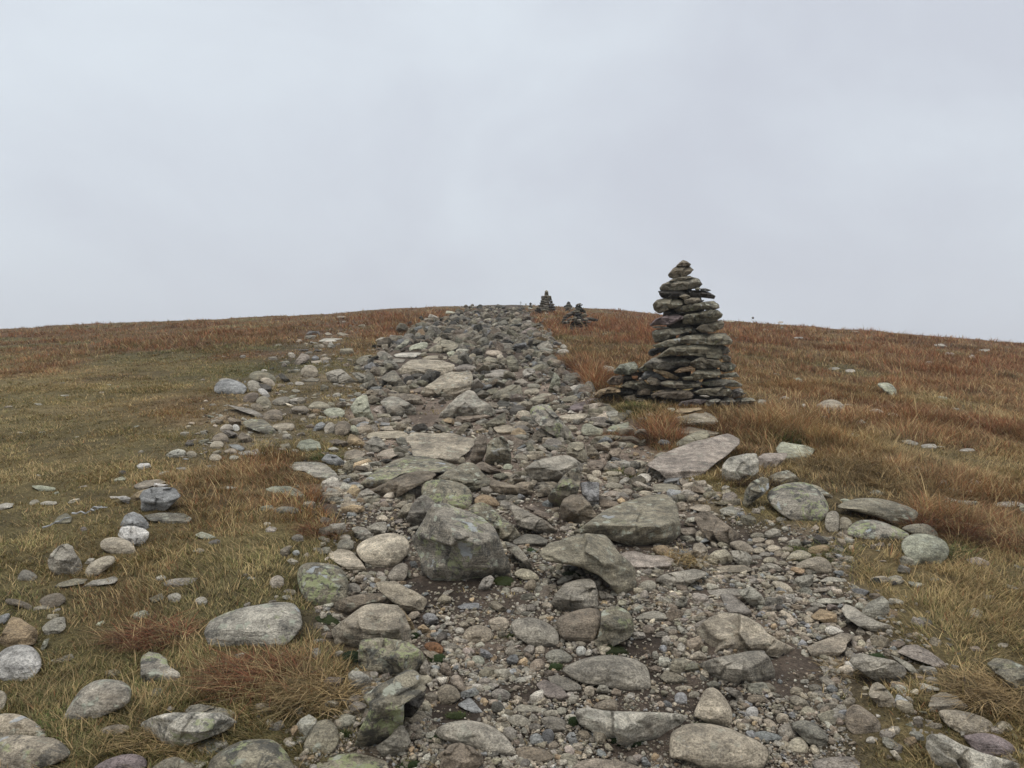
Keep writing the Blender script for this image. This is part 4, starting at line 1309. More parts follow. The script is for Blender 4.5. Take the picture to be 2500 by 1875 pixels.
def rock_geo(P, kind, rng, base_y=None, tint=1.0, pile=None, short=''):
    """closed stone: outline P (survey pixels) given a real distance, width and thickness on the hill.
    returns vertices, quads, tris, info"""
    u0, v0 = P.min(0)
    u1, v1 = P.max(0)
    pw, ph = u1 - u0, v1 - v0
    uc = (u0 + u1) / 2
    if pile is None:
        vb = min(v1, 2100)
        low = P[P[:, 1] > v1 - 0.25 * ph]
        xg, yg, zg = hit([low[:, 0].mean()], [vb])
        Y0 = float(yg[0]) if yg[0] == yg[0] else 44.0
        P = P.copy()
        bottom = np.clip((P[:, 1] - (v1 - 0.22 * ph)) / (0.22 * ph), 0, 1)
        P[:, 1] += bottom * 0.10 * ph
    else:
        Y0 = pile
    big = pw > 110
    n = 120 if big else (72 if pw > 45 else 40)
    R = 36 if big else (20 if pw > 45 else 10)
    rb = 8 if big else 5
    P = resample(chaikin(P, 2) if kind == 'R' else chaikin(P, 1, .12 if pile is None else .05), n)
    c = P.mean(0)
    # ragged edge
    d = P - c
    sc = math.sqrt(pw * ph)
    jit = fbm(np.stack([P[:, 0] / sc * 5, P[:, 1] / sc * 5, np.full(n, rng.uniform(0, 99))], 1), 3, 2)
    if kind != 'R':
        jit = jit + 0.5 * fbm(np.stack([P[:, 0] / sc * 13, P[:, 1] / sc * 13, np.full(n, rng.uniform(0, 99))], 1), 2, 5)
    P = c + d * ((1.03 if pile is None else 1.06) + (0.045 if kind != 'R' else 0.034) * jit[:, None])
    d = P - c
    s = Y0 / FOC
    W, H = pw * s, ph * s
    size = math.sqrt(W * H)
    dz0 = (CV - v1) / FOC
    slope = S0 - 2 * K0 * min(Y0, CREST)
    look = max(slope - dz0, 0.03)
    rho = np.concatenate([[0], np.linspace(1 / R, 1, R)])
    rho[1:] = rho[1:] ** 0.85
    G = c[None, None] + d[None] * rho[1:, None, None]          # rings
    G = np.concatenate([np.repeat(c[None, None], n, 1), G], 0)     # ring 0 collapsed
    RH = np.repeat(rho[:, None], n, 1)
    x = (G[..., 0] - uc) * s
    h = (v1 - G[..., 1]) * s
    hn = np.clip(h / H, 0, 1)
    sd = rng.uniform(0, 99)
    if pile is None:
        if kind == 'S':
            ve, a = rng.uniform(.20, .34), 0.15
            D = min(H * (1 - ve) / look, 1.25 * W)
            E = 0.10 * min(W, D)
        elif kind == 'R':
            ve, a = rng.uniform(.35, .5), 0.25
            D = min(H * (1 - ve) / look * .6, 0.55 * W)
            E = 0.42 * min(W, H * 1.3)
        elif kind == 'O':
            ve, a = rng.uniform(.36, .48), -0.55
            D = min(H * (1 - ve) / look * .85, 0.9 * W)
            E = 0.10 * W
        else:
            ve, a = rng.uniform(.28, .5), 0.12
            D = min(H * (1 - ve) / look * .7, 0.75 * W)
            E = 0.14 * min(W, H * 1.4)
        ve = ve * H * (1 + rng.uniform(-.5, .5) * x / W * (kind != 'R'))
        ve = np.clip(ve, .08 * H, .7 * H)
        front = a * (h - (ve if a < 0 else 0))
        top = a * ve * (a > 0) + D * (h - ve) / np.maximum(H - ve, .3 * H)
        k = (0.012 if kind != 'R' else 0.25) * size
        f = smax(front, top, k)
        if short in FACETS:
            m0 = np.median(f)
            f = smax(front, np.full_like(h, -9.), k)
            for (px_, ph_, gx, gh) in FACETS[short]:
                f = smax(f, gx * (x - px_ * W) + gh * (h - ph_ * H) + 0.02 * W, k)
        elif kind in 'BO':
            xl = rng.uniform(.05, .38) * W
            f = smax(f, rng.uniform(.5, 1.3) * (-x - xl) + rng.uniform(-.1, .25) * h, k)
            xr = rng.uniform(.05, .38) * W
            f = smax(f, rng.uniform(.5, 1.3) * (x - xr) + rng.uniform(-.1, .25) * h, k)
            for _ in range(3):
                an = rng.uniform(0, 2 * math.pi)
                m_ = rng.uniform(.3, .8)
                p0x, p0h = rng.uniform(-.2, .2) * W, rng.uniform(.3, .7) * H
                f = smax(f, m_ * (math.cos(an) * (x - p0x) + math.sin(an) * (h - p0h)) - rng.uniform(.0, .08) * W + 0.3 * np.median(f), k)
        elif kind == 'S':
            an = rng.uniform(-1, 1)
            f = f + 0.06 * an * x
        edge = E * (1 - np.sqrt(np.clip(1 - RH ** (2.2 if kind == 'R' else 4), 0, 1)))
        edge = edge * np.clip(hn * 1.6, 0.12, 1)
        f = f + edge
    else:
        th = 0.09 if size > .06 else 0.05
        f = -th * np.sqrt(np.clip(1 - RH ** 16, 0, 1)) + th
        ve = rng.uniform(.50, .72) * H * (1 + rng.uniform(-.4, .4) * x / W)
        f = f + smax(smax(-(h - ve) * rng.uniform(.35, .8), (h - ve) * rng.uniform(1.2, 2.6), .004), np.full_like(h, -.2), .02)
        f = f + rng.uniform(-.25, .25) * x
        D = .15
    # relief of the stone itself
    q = np.stack([x / size, h / size * 1.0, np.full_like(x, sd)], -1)
    f = f + size * 0.085 * fbm(q * 2.3, 4, 4) * (0.9 if kind == 'R' else 1)
    f = f - size * 0.05 * np.abs(fbm(q * 3.7 + 9, 4, 14)) * (0.7 if kind == 'R' else 1)
    st = rng.uniform(-.5, .5)
    lay = np.stack([x / size * 1.2, (h + st * x) / size * 8, np.full_like(x, sd + 3)], -1)
    f = f + size * (0.020 if kind == 'R' else 0.045) * np.abs(fbm(lay, 2, 8)) * (0.3 + 0.7 * (1 - RH ** 6))
    # fractured faces: every cell has its own dip
    if True:
        ns = 9 if kind != 'R' else 6
        sites = np.stack([rng.uniform(-.5, .5, ns) * W, rng.uniform(0, 1, ns) * H], 1)
        gr = rng.normal(0, {'S': .08, 'R': .13, 'O': .24}.get(kind, .32) * (1.5 if pile is not None else 1), (ns, 2))
        wx = x + size * .08 * fbm(q * 4.1 + 5, 2, 77)
        wh = h + size * .08 * fbm(q * 4.1 + 15, 2, 78)
        dd = (wx[..., None] - sites[:, 0]) ** 2 + (wh[..., None] - sites[:, 1]) ** 2 * 1.6
        w_ = np.exp(-(dd - dd.min(-1, keepdims=True)) / ((.004 if kind != 'R' else .02) * size * size))
        w_ /= w_.sum(-1, keepdims=True)
        pl = gr[:, 0] * (x[..., None] - sites[:, 0]) + gr[:, 1] * (h[..., None] - sites[:, 1])
        f = f + (w_ * pl).sum(-1)
    # broken facets: stepped cells
    if kind in 'BOS':
        cell = vnoise(q * 3.1 + 31, 6)
        f = f + size * 0.035 * np.clip(cell * 6, -1, 1)
    if pile is None:
        f = f - np.median(f[(RH > .8) & (hn < .2)]) + 0.01 * H
        onp = float(sample_grid(PATH_M, (uc - CU) / FOC * Y0, Y0)) if Y0 < 58 else 1.0
        f = f + (.03 + .10 * onp) * min(W, H * 2) * np.clip(1 - hn / .20, 0, 1) ** 1.5
    f[0, :] = f[0].mean()
    Yf = Y0 + f
    rimY = Yf[-1]
    thick = 0.5 * min(W, max(D, .5 * H) + .4 * H) if pile is None else 0.26
    cy = max(rimY.mean(), Yf.max() * .5 + rimY.mean() * .5) + thick
    V = []

    def pt(uv, Y):
        return np.stack([(uv[..., 0] - CU) / FOC * Y, Y, EYE + (CV - uv[..., 1]) / FOC * Y], -1)

    V.append(pt(G[0, :1], Yf[0, :1]))
    for i in range(1, R + 1):
        V.append(pt(G[i], Yf[i]))
    for j in range(1, rb + 1):
        rr = 1 - (j / (rb + 1)) ** 1.3
        uv = c + d * (0.35 * rr + 0.65 * math.sqrt(max(0, 1 - (j / (rb + 1)) ** 2.2)))
        yb = rimY * rr + cy * (1 - rr)
        V.append(pt(uv, np.maximum(yb, rimY + 0.004 * j)))
    V.append(pt(c[None], np.array([cy])))
    nr = R + rb
    V = np.concatenate(V, 0)
    ring = lambda i: 1 + (i - 1) * n + np.arange(n)
    quads = []
    for i in range(1, nr):
        a_, b_ = ring(i), ring(i + 1)
        quads.append(np.stack([a_, b_, np.roll(b_, -1), np.roll(a_, -1)], 1))
    quads = np.concatenate(quads)
    t1 = np.stack([np.zeros(n, int), ring(1), np.roll(ring(1), -1)], 1)
    last = len(V) - 1
    t2 = np.stack([np.full(n, last), np.roll(ring(nr), -1), ring(nr)], 1)
    # outward winding check (image v is flipped when P runs clockwise)
    area = 0.5 * np.sum(P[:, 0] * np.roll(P[:, 1], -1) - np.roll(P[:, 0], -1) * P[:, 1])
    if area > 0:
        quads = quads[:, ::-1]
        t1 = t1[:, ::-1]
        t2 = t2[:, ::-1]
    return V, quads, np.concatenate([t1, t2]), dict(Y=Y0, W=W, H=H, px=pw, ph=ph, uc=uc, vb=v1)


def stone_colour(key, rng, lich):
    b = np.array(BASE[key])
    b = b * rng.uniform(.74, 1.16) * (1 + rng.uniform(-.022, .022, 3))
    return np.array([b[0], b[1], b[2], lich])


ROCKS = []
SHAPE_WORD = {'B': 'angular block', 'S': 'flat slab', 'R': 'rounded stone', 'O': 'overhanging block'}
rid = 0
for plot, text in SPECS.items():
    ox, oy, sc = [float(q) for q in plot.split()]
    for line in text.strip().splitlines():
        rid += 1
        rng = np.random.default_rng(1000 + rid)
        head, pts, short, rest = line.split('|')
        kind, ck, lv = head.split()
        P = parse(pts, ox, oy, sc, rng)
        ROCKS.append(dict(P=P, kind=kind, ck=ck, lich=int(lv) / 9.0, short=short, rest=rest, rng=rng,
                          area=float((P[:, 0].max() - P[:, 0].min()) * (P[:, 1].max() - P[:, 1].min()))))
for r in ROCKS:
    V, Q, T, info = rock_geo(r['P'], r['kind'], r['rng'], short=r['short'])
    r['V'], r['Q'], r['T'] = V, Q, T
    r.update(info)
    r['col'] = stone_colour(r['ck'], r['rng'], r['lich'])
    if r['short']:
        r['col'][:3] = np.array(BASE[r['ck']]) * r['rng'].uniform(.94, 1.12)
print('rocks', len(ROCKS), time.time() - T0)

# raster of the surveyed stones so that grass and gravel keep clear of them
RS = 4
RAST = np.zeros((2100 // RS, 3300 // RS), bool)      # u offset 400
for r in ROCKS:
    P = r['P']
    i0, i1 = int(max(P[:, 0].min() + 400, 0) // RS), int((P[:, 0].max() + 400) // RS) + 1
    j0, j1 = int(P[:, 1].min() // RS), int(min(P[:, 1].max(), 2090) // RS) + 1
    uu, vv = np.meshgrid((np.arange(i0, i1) + .5) * RS - 400, (np.arange(j0, j1) + .5) * RS)
    c = P.mean(0)
    RAST[j0:j1, i0:i1] |= in_poly(uu, vv, [tuple(q) for q in (c + (P - c) * 0.97)])


def on_rock(u, v):
    i = np.clip(((u + 400) / RS).astype(int), 0, RAST.shape[1] - 1)
    j = np.clip((v / RS).astype(int), 0, RAST.shape[0] - 1)
    return RAST[j, i]


# labels ---------------------------------------------------------------
ROCKS.sort(key=lambda r: -(r['area'] + (1e6 if r['short'] else 0)))
MAIN, REST = ROCKS[:300], ROCKS[300:]
LAND = [r for r in MAIN if r['short']]
CAIRN_MARKS = [('tall cairn', 1690, 900)]


def relation(r, l):
    du, dv = (r['uc'] - l[1]) * 1.0, (r['vb'] - l[2]) * 1.7
    if abs(du) > abs(dv):
        return ('right of' if du > 0 else 'left of'), math.hypot(du, dv)
    return ('in front of' if dv > 0 else 'behind'), math.hypot(du, dv)


marks = [(l['short'], l['uc'], l['vb'] - l['ph'] * .3) for l in LAND] + CAIRN_MARKS
used = set()
for r in MAIN:
    if r['short']:
        r['label'] = (r['short'] + ' ' + r['rest']).strip()
        used.add(r['label'])
ORD = ['', 'second ', 'third ', 'fourth ', 'fifth ', 'sixth ', 'seventh ', 'eighth ', 'ninth ', 'tenth ']
groups = {}
for r in MAIN:
    if r['short']:
        continue
    best = min(marks, key=lambda m: math.hypot(r['uc'] - m[1], (r['vb'] - m[2]) * 1.7))
    rel, dist = relation(r, best)
    wpx = r['px']
    size = 'small' if wpx < 38 else ('medium' if wpx < 80 else 'large')
    shape = SHAPE_WORD[r['kind']]
    if r['kind'] == 'R' and r['px'] > 2.3 * r['ph']:
        shape = 'low rounded stone'
    key = (size, CNAME[r['ck']], shape, rel, best[0])
    groups.setdefault(key, []).append((dist, r))
for (size, cn, shape, rel, mk), lst in groups.items():
    lst.sort(key=lambda q: q[0])
    for i, (d_, r) in enumerate(lst):
        near = '' if len(lst) == 1 else ORD[min(i, 9)] + 'nearest '
        lab = f"{near}{size} {cn} {shape} {rel} the {mk}"
        if len(lab.split()) > 16:
            lab = f"{near}{size} {cn} {shape.split()[-1]} {rel} the {mk}"
        r['label'] = lab
        assert lab not in used, lab
        used.add(lab)

for r in MAIN:
    nm = {'S': 'flat_stone', 'R': 'boulder' if r['px'] > 60 else 'stone', 'B': 'boulder' if r['px'] > 60 else 'stone', 'O': 'boulder'}[r['kind']]
    org = np.array([r['V'][:, 0].mean(), r['V'][:, 1].mean(), r['V'][:, 2].min()])
    o = mkmesh(nm, r['V'] - org, [r['Q'], r['T']], np.repeat(r['col'][None], len(r['V']), 0), M_ROCK)
    o.location = org
    tag(o, r['label'], {'flat_stone': 'flat stone', 'boulder': 'boulder', 'stone': 'stone'}[nm], 'stones and boulders lying on the path and hillside', 'thing')
print('rocks linked', time.time() - T0)


# ------------------------------------------------------------------ loose stones and gravel, uncountable
def ico(sub):
    t = (1 + 5 ** .5) / 2
    v = [(-1, t, 0), (1, t, 0), (-1, -t, 0), (1, -t, 0), (0, -1, t), (0, 1, t), (0, -1, -t), (0, 1, -t), (t, 0, -1), (t, 0, 1), (-t, 0, -1), (-t, 0, 1)]
    f = [(0, 11, 5), (0, 5, 1), (0, 1, 7), (0, 7, 10), (0, 10, 11), (1, 5, 9), (5, 11, 4), (11, 10, 2), (10, 7, 6), (7, 1, 8),
         (3, 9, 4), (3, 4, 2), (3, 2, 6), (3, 6, 8), (3, 8, 9), (4, 9, 5), (2, 4, 11), (6, 2, 10), (8, 6, 7), (9, 8, 1)]
    v = [np.array(q) / np.linalg.norm(q) for q in v]
    for _ in range(sub):
        cache, nf = {}, []

        def mid(a, b):
            k = (min(a, b), max(a, b))
            if k not in cache:
                m_ = v[a] + v[b]
                v.append(m_ / np.linalg.norm(m_))
                cache[k] = len(v) - 1
            return cache[k]
        for a, b, c in f:
            x_, y_, z_ = mid(a, b), mid(b, c), mid(c, a)
            nf += [(a, x_, z_), (b, y_, x_), (c, z_, y_), (x_, y_, z_)]
        f = nf
    return np.array(v), np.array(f)


def proto_rocks(sub, count, seed, rounded):
    dirs, F = ico(sub)
    rng = np.random.default_rng(seed)
    out = []
    for _ in range(count):
        k = int(rng.integers(9, 15))
        nrm = rng.normal(size=(k, 3))
        nrm /= np.linalg.norm(nrm, axis=1)[:, None]
        b = rng.uniform(.62, 1.0, k)
        cosv = np.clip(dirs @ nrm.T, .04, 1)
        r = (b / cosv)
        p = 7 if rounded else 22
        r = (r ** -p).sum(1) ** (-1 / p)
        r = np.minimum(r, 1.25)
        V = dirs * r[:, None]
        V = V * (1 + 0.05 * fbm(V * 2.1 + rng.uniform(0, 50), 2, 3))[:, None]
        V = V / np.abs(V).max(0)
        out.append(V)
    return np.array(out), F


def rotmats(yaw, tilt_x, tilt_y):
    cz, sz = np.cos(yaw), np.sin(yaw)
    cx, sx = np.cos(tilt_x), np.sin(tilt_x)
    cy, sy = np.cos(tilt_y), np.sin(tilt_y)
    o = np.zeros_like(yaw)
    i = o + 1
    Rz = np.stack([cz, -sz, o, sz, cz, o, o, o, i], -1).reshape(-1, 3, 3)
    Rx = np.stack([i, o, o, o, cx, -sx, o, sx, cx], -1).reshape(-1, 3, 3)
    Ry = np.stack([cy, o, sy, o, i, o, -sy, o, cy], -1).reshape(-1, 3, 3)
    return Rx @ Ry @ Rz


def hull_protos(count, seed, slab):
    import bmesh
    rng = np.random.default_rng(seed)
    out = []
    for _ in range(count):
        if slab:
            k = int(rng.integers(4, 8))
            a = np.sort((np.arange(k) + rng.uniform(-.3, .3, k)) / k * 6.283)
            rr = rng.uniform(.75, 1.1, k)
            top = np.stack([np.cos(a) * rr * .88, np.sin(a) * rr * .88, 1 + rng.uniform(-.3, .15, k)], 1)
            bot = np.stack([np.cos(a + .1) * rr, np.sin(a + .1) * rr, -.9 + rng.uniform(-.2, .3, k)], 1)
            mid = np.stack([np.cos(a + .35), np.sin(a + .35), rng.uniform(-.4, .5, k)], 1) * np.array([1, 1, 1])
            pts = np.concatenate([top, bot, mid])
        else:
            k = int(rng.integers(11, 17))
            pts = rng.normal(size=(k, 3))
            pts /= (np.abs(pts) ** 3).sum(1)[:, None] ** (1 / 3)
            pts *= rng.uniform(.8, 1.05, (k, 1))
        bm = bmesh.new()
        for p in pts:
            bm.verts.new(p)
        res = bmesh.ops.convex_hull(bm, input=bm.verts)
        junk = [g_ for g_ in res['geom_interior'] if isinstance(g_, bmesh.types.BMVert)]
        if junk:
            bmesh.ops.delete(bm, geom=junk, context='VERTS')
        bmesh.ops.bevel(bm, geom=list(bm.edges), offset=.03, segments=1, affect='EDGES', clamp_overlap=True)
        bmesh.ops.triangulate(bm, faces=bm.faces)
        bmesh.ops.recalc_face_normals(bm, faces=bm.faces)
        bm.verts.index_update()
        V = np.array([v.co[:] for v in bm.verts])
        F = np.array([[v.index for v in f.verts] for f in bm.faces])
        bm.free()
        out.append((V / np.abs(V).max(0), F))
    return out


def scatter(name, u, v, size, flat, protos, F, rng, keys, probs, sink=.3, tilt=.3, tone=1.0):
    x, y, z = hit(u, v)
    ok = ~np.isnan(y)
    x, y, size = x[ok], y[ok], size[ok]
    z = ground(x, y)
    n = len(x)
    plist = [(p, F) for p in protos] if F is not None else protos
    pi = rng.integers(0, len(plist), n)
    a = size * rng.uniform(.8, 1.25, n)
    b = size * rng.uniform(.6, 1.0, n)
    c = size * rng.uniform(flat[0], flat[1], n)
    S = np.stack([a, b, c], 1)
    Rm = rotmats(rng.uniform(0, 6.28, n), rng.normal(0, tilt, n) + .12, rng.normal(0, tilt, n))
    zc = z + c * (1 - 2 * sink)
    T = np.stack([x, y, zc], 1)
    ck = rng.choice(len(keys), n, p=np.array(probs) / sum(probs))
    base = np.array([BASE[q] for q in keys])[ck] * rng.uniform(.70, 1.2, (n, 1)) * tone * (1 + rng.uniform(-.025, .025, (n, 3)))
    lich = rng.uniform(0, .5, n) ** 2
    cols = np.concatenate([base, lich[:, None]], 1)
    VV, FF, CC, off = [], [], [], 0
    for k, (PV, PF) in enumerate(plist):
        m = np.flatnonzero(pi == k)
        if not len(m):
            continue
        V = np.einsum('nij,nkj->nki', Rm[m], PV[None] * S[m][:, None, :]) + T[m][:, None, :]
        nv = len(PV)
        VV.append(V.reshape(-1, 3))
        FF.append((PF[None] + (np.arange(len(m)) * nv)[:, None, None]).reshape(-1, 3) + off)
        CC.append(np.repeat(cols[m][:, None], nv, 1).reshape(-1, 4))
        off += len(m) * nv
    return np.concatenate(VV), np.concatenate(FF), np.concatenate(CC)


# worn bare earth
CLEAR = [(1056, 992, 40, 38), (1020, 1030, 60, 14), (1130, 1418, 130, 18), (2130, 1545, 90, 24), (1935, 1650, 80, 50), (1560, 1575, 60, 30), (1480, 1745, 60, 20),
         (1545, 1830, 90, 22), (1120, 1740, 70, 30), (1090, 880, 25, 12), (1570, 1110, 60, 24), (1330, 1230, 60, 18), (1700, 1690, 60, 30), (1010, 1690, 40, 30), (1260, 1690, 60, 20)]


def sample_path(n, rng, vlo, vhi, margin=0, poly=PATH_POLY, power=1.0, patch=None):
    us, vs = [], []
    got = 0
    xs = [p[0] for p in poly]
    while got < n:
        u = rng.uniform(min(xs) - 20, max(xs) + 20, n * 3)
        v = vlo + (vhi - vlo) * rng.uniform(0, 1, n * 3) ** power
        m = in_poly(u, v, poly) & ~on_rock(u, v)
        for (a_, b_, ru_, rv_) in CLEAR:
            m &= ~((((u - a_) / ru_) ** 2 + ((v - b_) / rv_) ** 2 < 1) & (rng.uniform(0, 1, len(u)) < (.97 if margin else .6)))
        if margin:
            m &= ~on_rock(u - margin, v) & ~on_rock(u + margin, v) & ~on_rock(u, v - margin * .6) & ~on_rock(u, v + margin * .3)
        if patch is not None:
            x_, y_, _z = hit(u[m], v[m])
            w_ = 0.42 + 1.5 * fbm(xy0(x_, y_, patch), 3, 123)
            kk = rng.uniform(0, 1, m.sum()) < np.clip(w_, .12, 1)
            m[np.flatnonzero(m)[~kk]] = False
        us.append(u[m])
        vs.append(v[m])
        got += m.sum()
    return np.concatenate(us)[:n], np.concatenate(vs)[:n]


def join(parts):
    off, VV, FF, CC = 0, [], [], []
    for V, F, c in parts:
        VV.append(V)
        FF.append(F + off)
        CC.append(c)
        off += len(V)
    return np.concatenate(VV), np.concatenate(FF), np.concatenate(CC)


P_ANG, F2 = proto_rocks(2, 24, 1, False)
P_RND, _ = proto_rocks(2, 24, 2, True)
P_ANG3, F3 = proto_rocks(3, 24, 5, False)
P_SM, F1 = proto_rocks(1, 24, 3, True)
H_SLAB = hull_protos(26, 31, True)
H_BLOCK = hull_protos(18, 32, False)
H_MIX = H_SLAB + H_BLOCK[:8]
rng = np.random.default_rng(77)
keys = ['g', 't', 'b', 'o', 's', 'k', 'h', 'p', 'c', 'd']
pr_far = [4, 2.2, 4, 5, .8, .2, .15, .2, .0, 1.6]
pr_near = [6, 5, 3.5, 2, 1.2, 1.5, .8, .5, .25, .6]

# rubble: hand sized and larger stones filling the path between the surveyed boulders
parts = []
u, v = sample_path(1700, rng, 747, 850, power=1.0, margin=5)
u = u + rng.normal(0, 14, len(u))
px = (3.5 + rng.exponential(3.6, len(u)).clip(0, 15)) * (0.6 + 0.75 * (v - 757).clip(0) / 93)
_, yy, _ = hit(u, v)
parts.append(scatter('r', u, v, np.nan_to_num(px * yy / FOC), (.22, .65), H_MIX, None, rng, keys, pr_far, .12, .55, .68))
u, v = sample_path(700, rng, 835, 1000, power=1.0, margin=9)
u = u + rng.normal(0, 14, len(u))
px = 4 + rng.exponential(5.5, len(u)).clip(0, 20)
_, yy, _ = hit(u, v)
parts.append(scatter('r', u, v, np.nan_to_num(px * yy / FOC), (.2, .55), H_MIX, None, rng, keys, pr_far, .08, .55, .80))
u, v = sample_path(850, rng, 980, 1250, margin=12, patch=2.2)
px = 5 + rng.exponential(7, len(u)).clip(0, 20)
_, yy, _ = hit(u, v)
parts.append(scatter('r', u, v, px * yy / FOC, (.18, .55), H_MIX, None, rng, keys, pr_near, .2, .2, 1.05))
u, v = sample_path(420, rng, 1230, 1990, margin=14, patch=2.2)
px = 7 + rng.exponential(7, len(u)).clip(0, 19)
_, yy, _ = hit(u, v)
parts.append(scatter('r', u, v, px * yy / FOC, (.25, .65), [(p, F2) for p in P_RND[:12]] + H_MIX, None, rng, keys, pr_near, .25, .18, 1.1))
# loose stones over the left stone line and thinly over the hill
u, v = sample_path(300, rng, 752, 1200, power=1.1, margin=12)
px = rng.uniform(9, 24, len(u)) * (.42 + .63 * sstep(757, 850, v))
_, yy, _ = hit(u, v)
parts.append(scatter('r', u, v, np.nan_to_num(px * yy / FOC), (.16, .42), H_SLAB, None, rng, keys, pr_far, .0, .5, .84))
u, v = sample_path(230, rng, 760, 1130, poly=TRACK_POLY)
px = 2.5 + rng.exponential(4, len(u)).clip(0, 14)
_, yy, _ = hit(u, v)
parts.append(scatter('r', u, v, np.nan_to_num(px * yy / FOC), (.25, .6), [(p, F2) for p in P_RND[:14]] + H_MIX, None, rng, keys, pr_near, .35, .2))
u = rng.uniform(-300, 2800, 420)
v = rng.uniform(790, 1950, 420)
m = ~in_poly(u, v, PATH_POLY) & ~on_rock(u, v)
u, v = u[m], v[m]
px = rng.uniform(3, 12, len(u)) * (1 + (v - 790) / 900)
_, yy, _ = hit(u, v)
parts.append(scatter('r', u, v, np.nan_to_num(px * yy / FOC), (.2, .5), [(p, F2) for p in P_RND[:10]] + H_MIX, None, rng, ['g', 'k', 't', 'e', 'o'], [3, 3, 2, 2, 1], .45, .12))
for (cu_, cv_, ru_, rv_, nn) in [(2200, 1660, 130, 120, 90), (2120, 1470, 90, 60, 40), (2050, 1320, 90, 40, 40), (2330, 1790, 140, 70, 40), (1700, 1120, 80, 40, 40), (680, 1780, 60, 60, 30), (560, 1040, 120, 60, 40)]:
    u, v = rng.normal(cu_, ru_ * .6, nn), rng.normal(cv_, rv_ * .6, nn)
    m = ~on_rock(u, v) & (v < 1980)
    u, v = u[m], v[m]
    px = 3 + rng.exponential(5, len(u)).clip(0, 17)
    _, yy, _ = hit(u, v)
    parts.append(scatter('r', u, v, np.nan_to_num(px * yy / FOC), (.3, .65), [(p, F2) for p in P_RND[:8]] + H_MIX, None, rng, keys, pr_near, .3, .2, 1.1))
# ragged margins: stones lying in the turf beside the path
ang = []
for side in ([(760, 1800), (890, 1690), (790, 1540), (760, 1440), (830, 1280), (790, 1200), (740, 1040), (830, 980), (880, 880), (960, 810), (1050, 780)],
             [(1310, 780), (1345, 860), (1375, 900), (1440, 960), (1560, 1060), (1720, 1185), (1900, 1275), (2060, 1350), (2200, 1520), (2290, 1600), (2080, 1700)]):
    s_ = np.array(side, float)
    t_ = rng.uniform(0, len(side) - 1.001, 210)
    i_ = t_.astype(int)
    ang.append(s_[i_] + (s_[i_ + 1] - s_[i_]) * (t_ - i_)[:, None])
ang = np.concatenate(ang)
sp_ = 12 + (ang[:, 1] - 760) * .07
u, v = ang[:, 0] + rng.normal(0, 1, len(ang)) * sp_, ang[:, 1] + rng.normal(0, .35, len(ang)) * sp_
m = ~on_rock(u, v) & (v > 765)
u, v = u[m], v[m]
px = (3 + rng.exponential(5.5, len(u)).clip(0, 20)) * (.6 + (v - 760) / 900)
_, yy, _ = hit(u, v)
parts.append(scatter('r', u, v, np.nan_to_num(px * yy / FOC), (.25, .6), H_MIX, None, rng, keys, pr_near, .25, .2))
V, F, C = join(parts)
RV, RQ, RT, RC, off = [V], [], [F], [C], len(V)
for r in REST:
    RV.append(r['V'])
    RQ.append(r['Q'] + off)
    RT.append(r['T'] + off)
    RC.append(np.repeat(r['col'][None], len(r['V']), 0))
    off += len(r['V'])
o = mkmesh('rubble', np.concatenate(RV), ([np.concatenate(RQ)] if RQ else []) + [np.concatenate(RT)], np.concatenate(RC), M_ROCK,
           smooth=np.concatenate([np.ones(sum(len(q) for q in RQ), bool), np.zeros(len(F), bool), np.ones(sum(len(q) for q in RT[1:]), bool)]))
tag(o, 'small loose stones filling the gaps of the rocky path', 'rubble', kind='stuff')

parts = []
u, v = sample_path(8500, rng, 1000, 1990, power=.9, margin=3, patch=2.2)
px = 2.6 + rng.exponential(3.3, len(u))
px = np.clip(px, 2.6, 15)
_, yy, _ = hit(u, v)
parts.append(scatter('g', u, v, px * yy / FOC, (.3, .7), [(p, F2) for p in P_RND] + H_BLOCK + H_SLAB[:10], None, rng, keys, pr_near, .22, .22, 1.22))
u, v = sample_path(17000, rng, 900, 1990, patch=1.3)
px = np.clip(1.6 + rng.exponential(1.8, len(u)), 1.6, 7)
_, yy, _ = hit(u, v)
parts.append(scatter('g', u, v, np.nan_to_num(px * yy / FOC), (.4, .8), P_SM, F1, rng, keys, pr_near, .2, .25, 1.2))
V, F, C = join(parts)
o = mkmesh('gravel', V, [F], C, M_ROCK)
tag(o, 'pebbles and gravel on bare earth between the boulders', 'gravel', kind='stuff')
print('rubble and gravel', time.time() - T0)


# ------------------------------------------------------------------ cairns
def pile_stone(V, Q, T, col, parent, org, name='stone', smooth=True):
    return mkmesh(name, V - org, [Q, T] if Q is not None else [T], np.repeat(col[None], len(V), 0), M_ROCK, parent=parent, smooth=smooth)


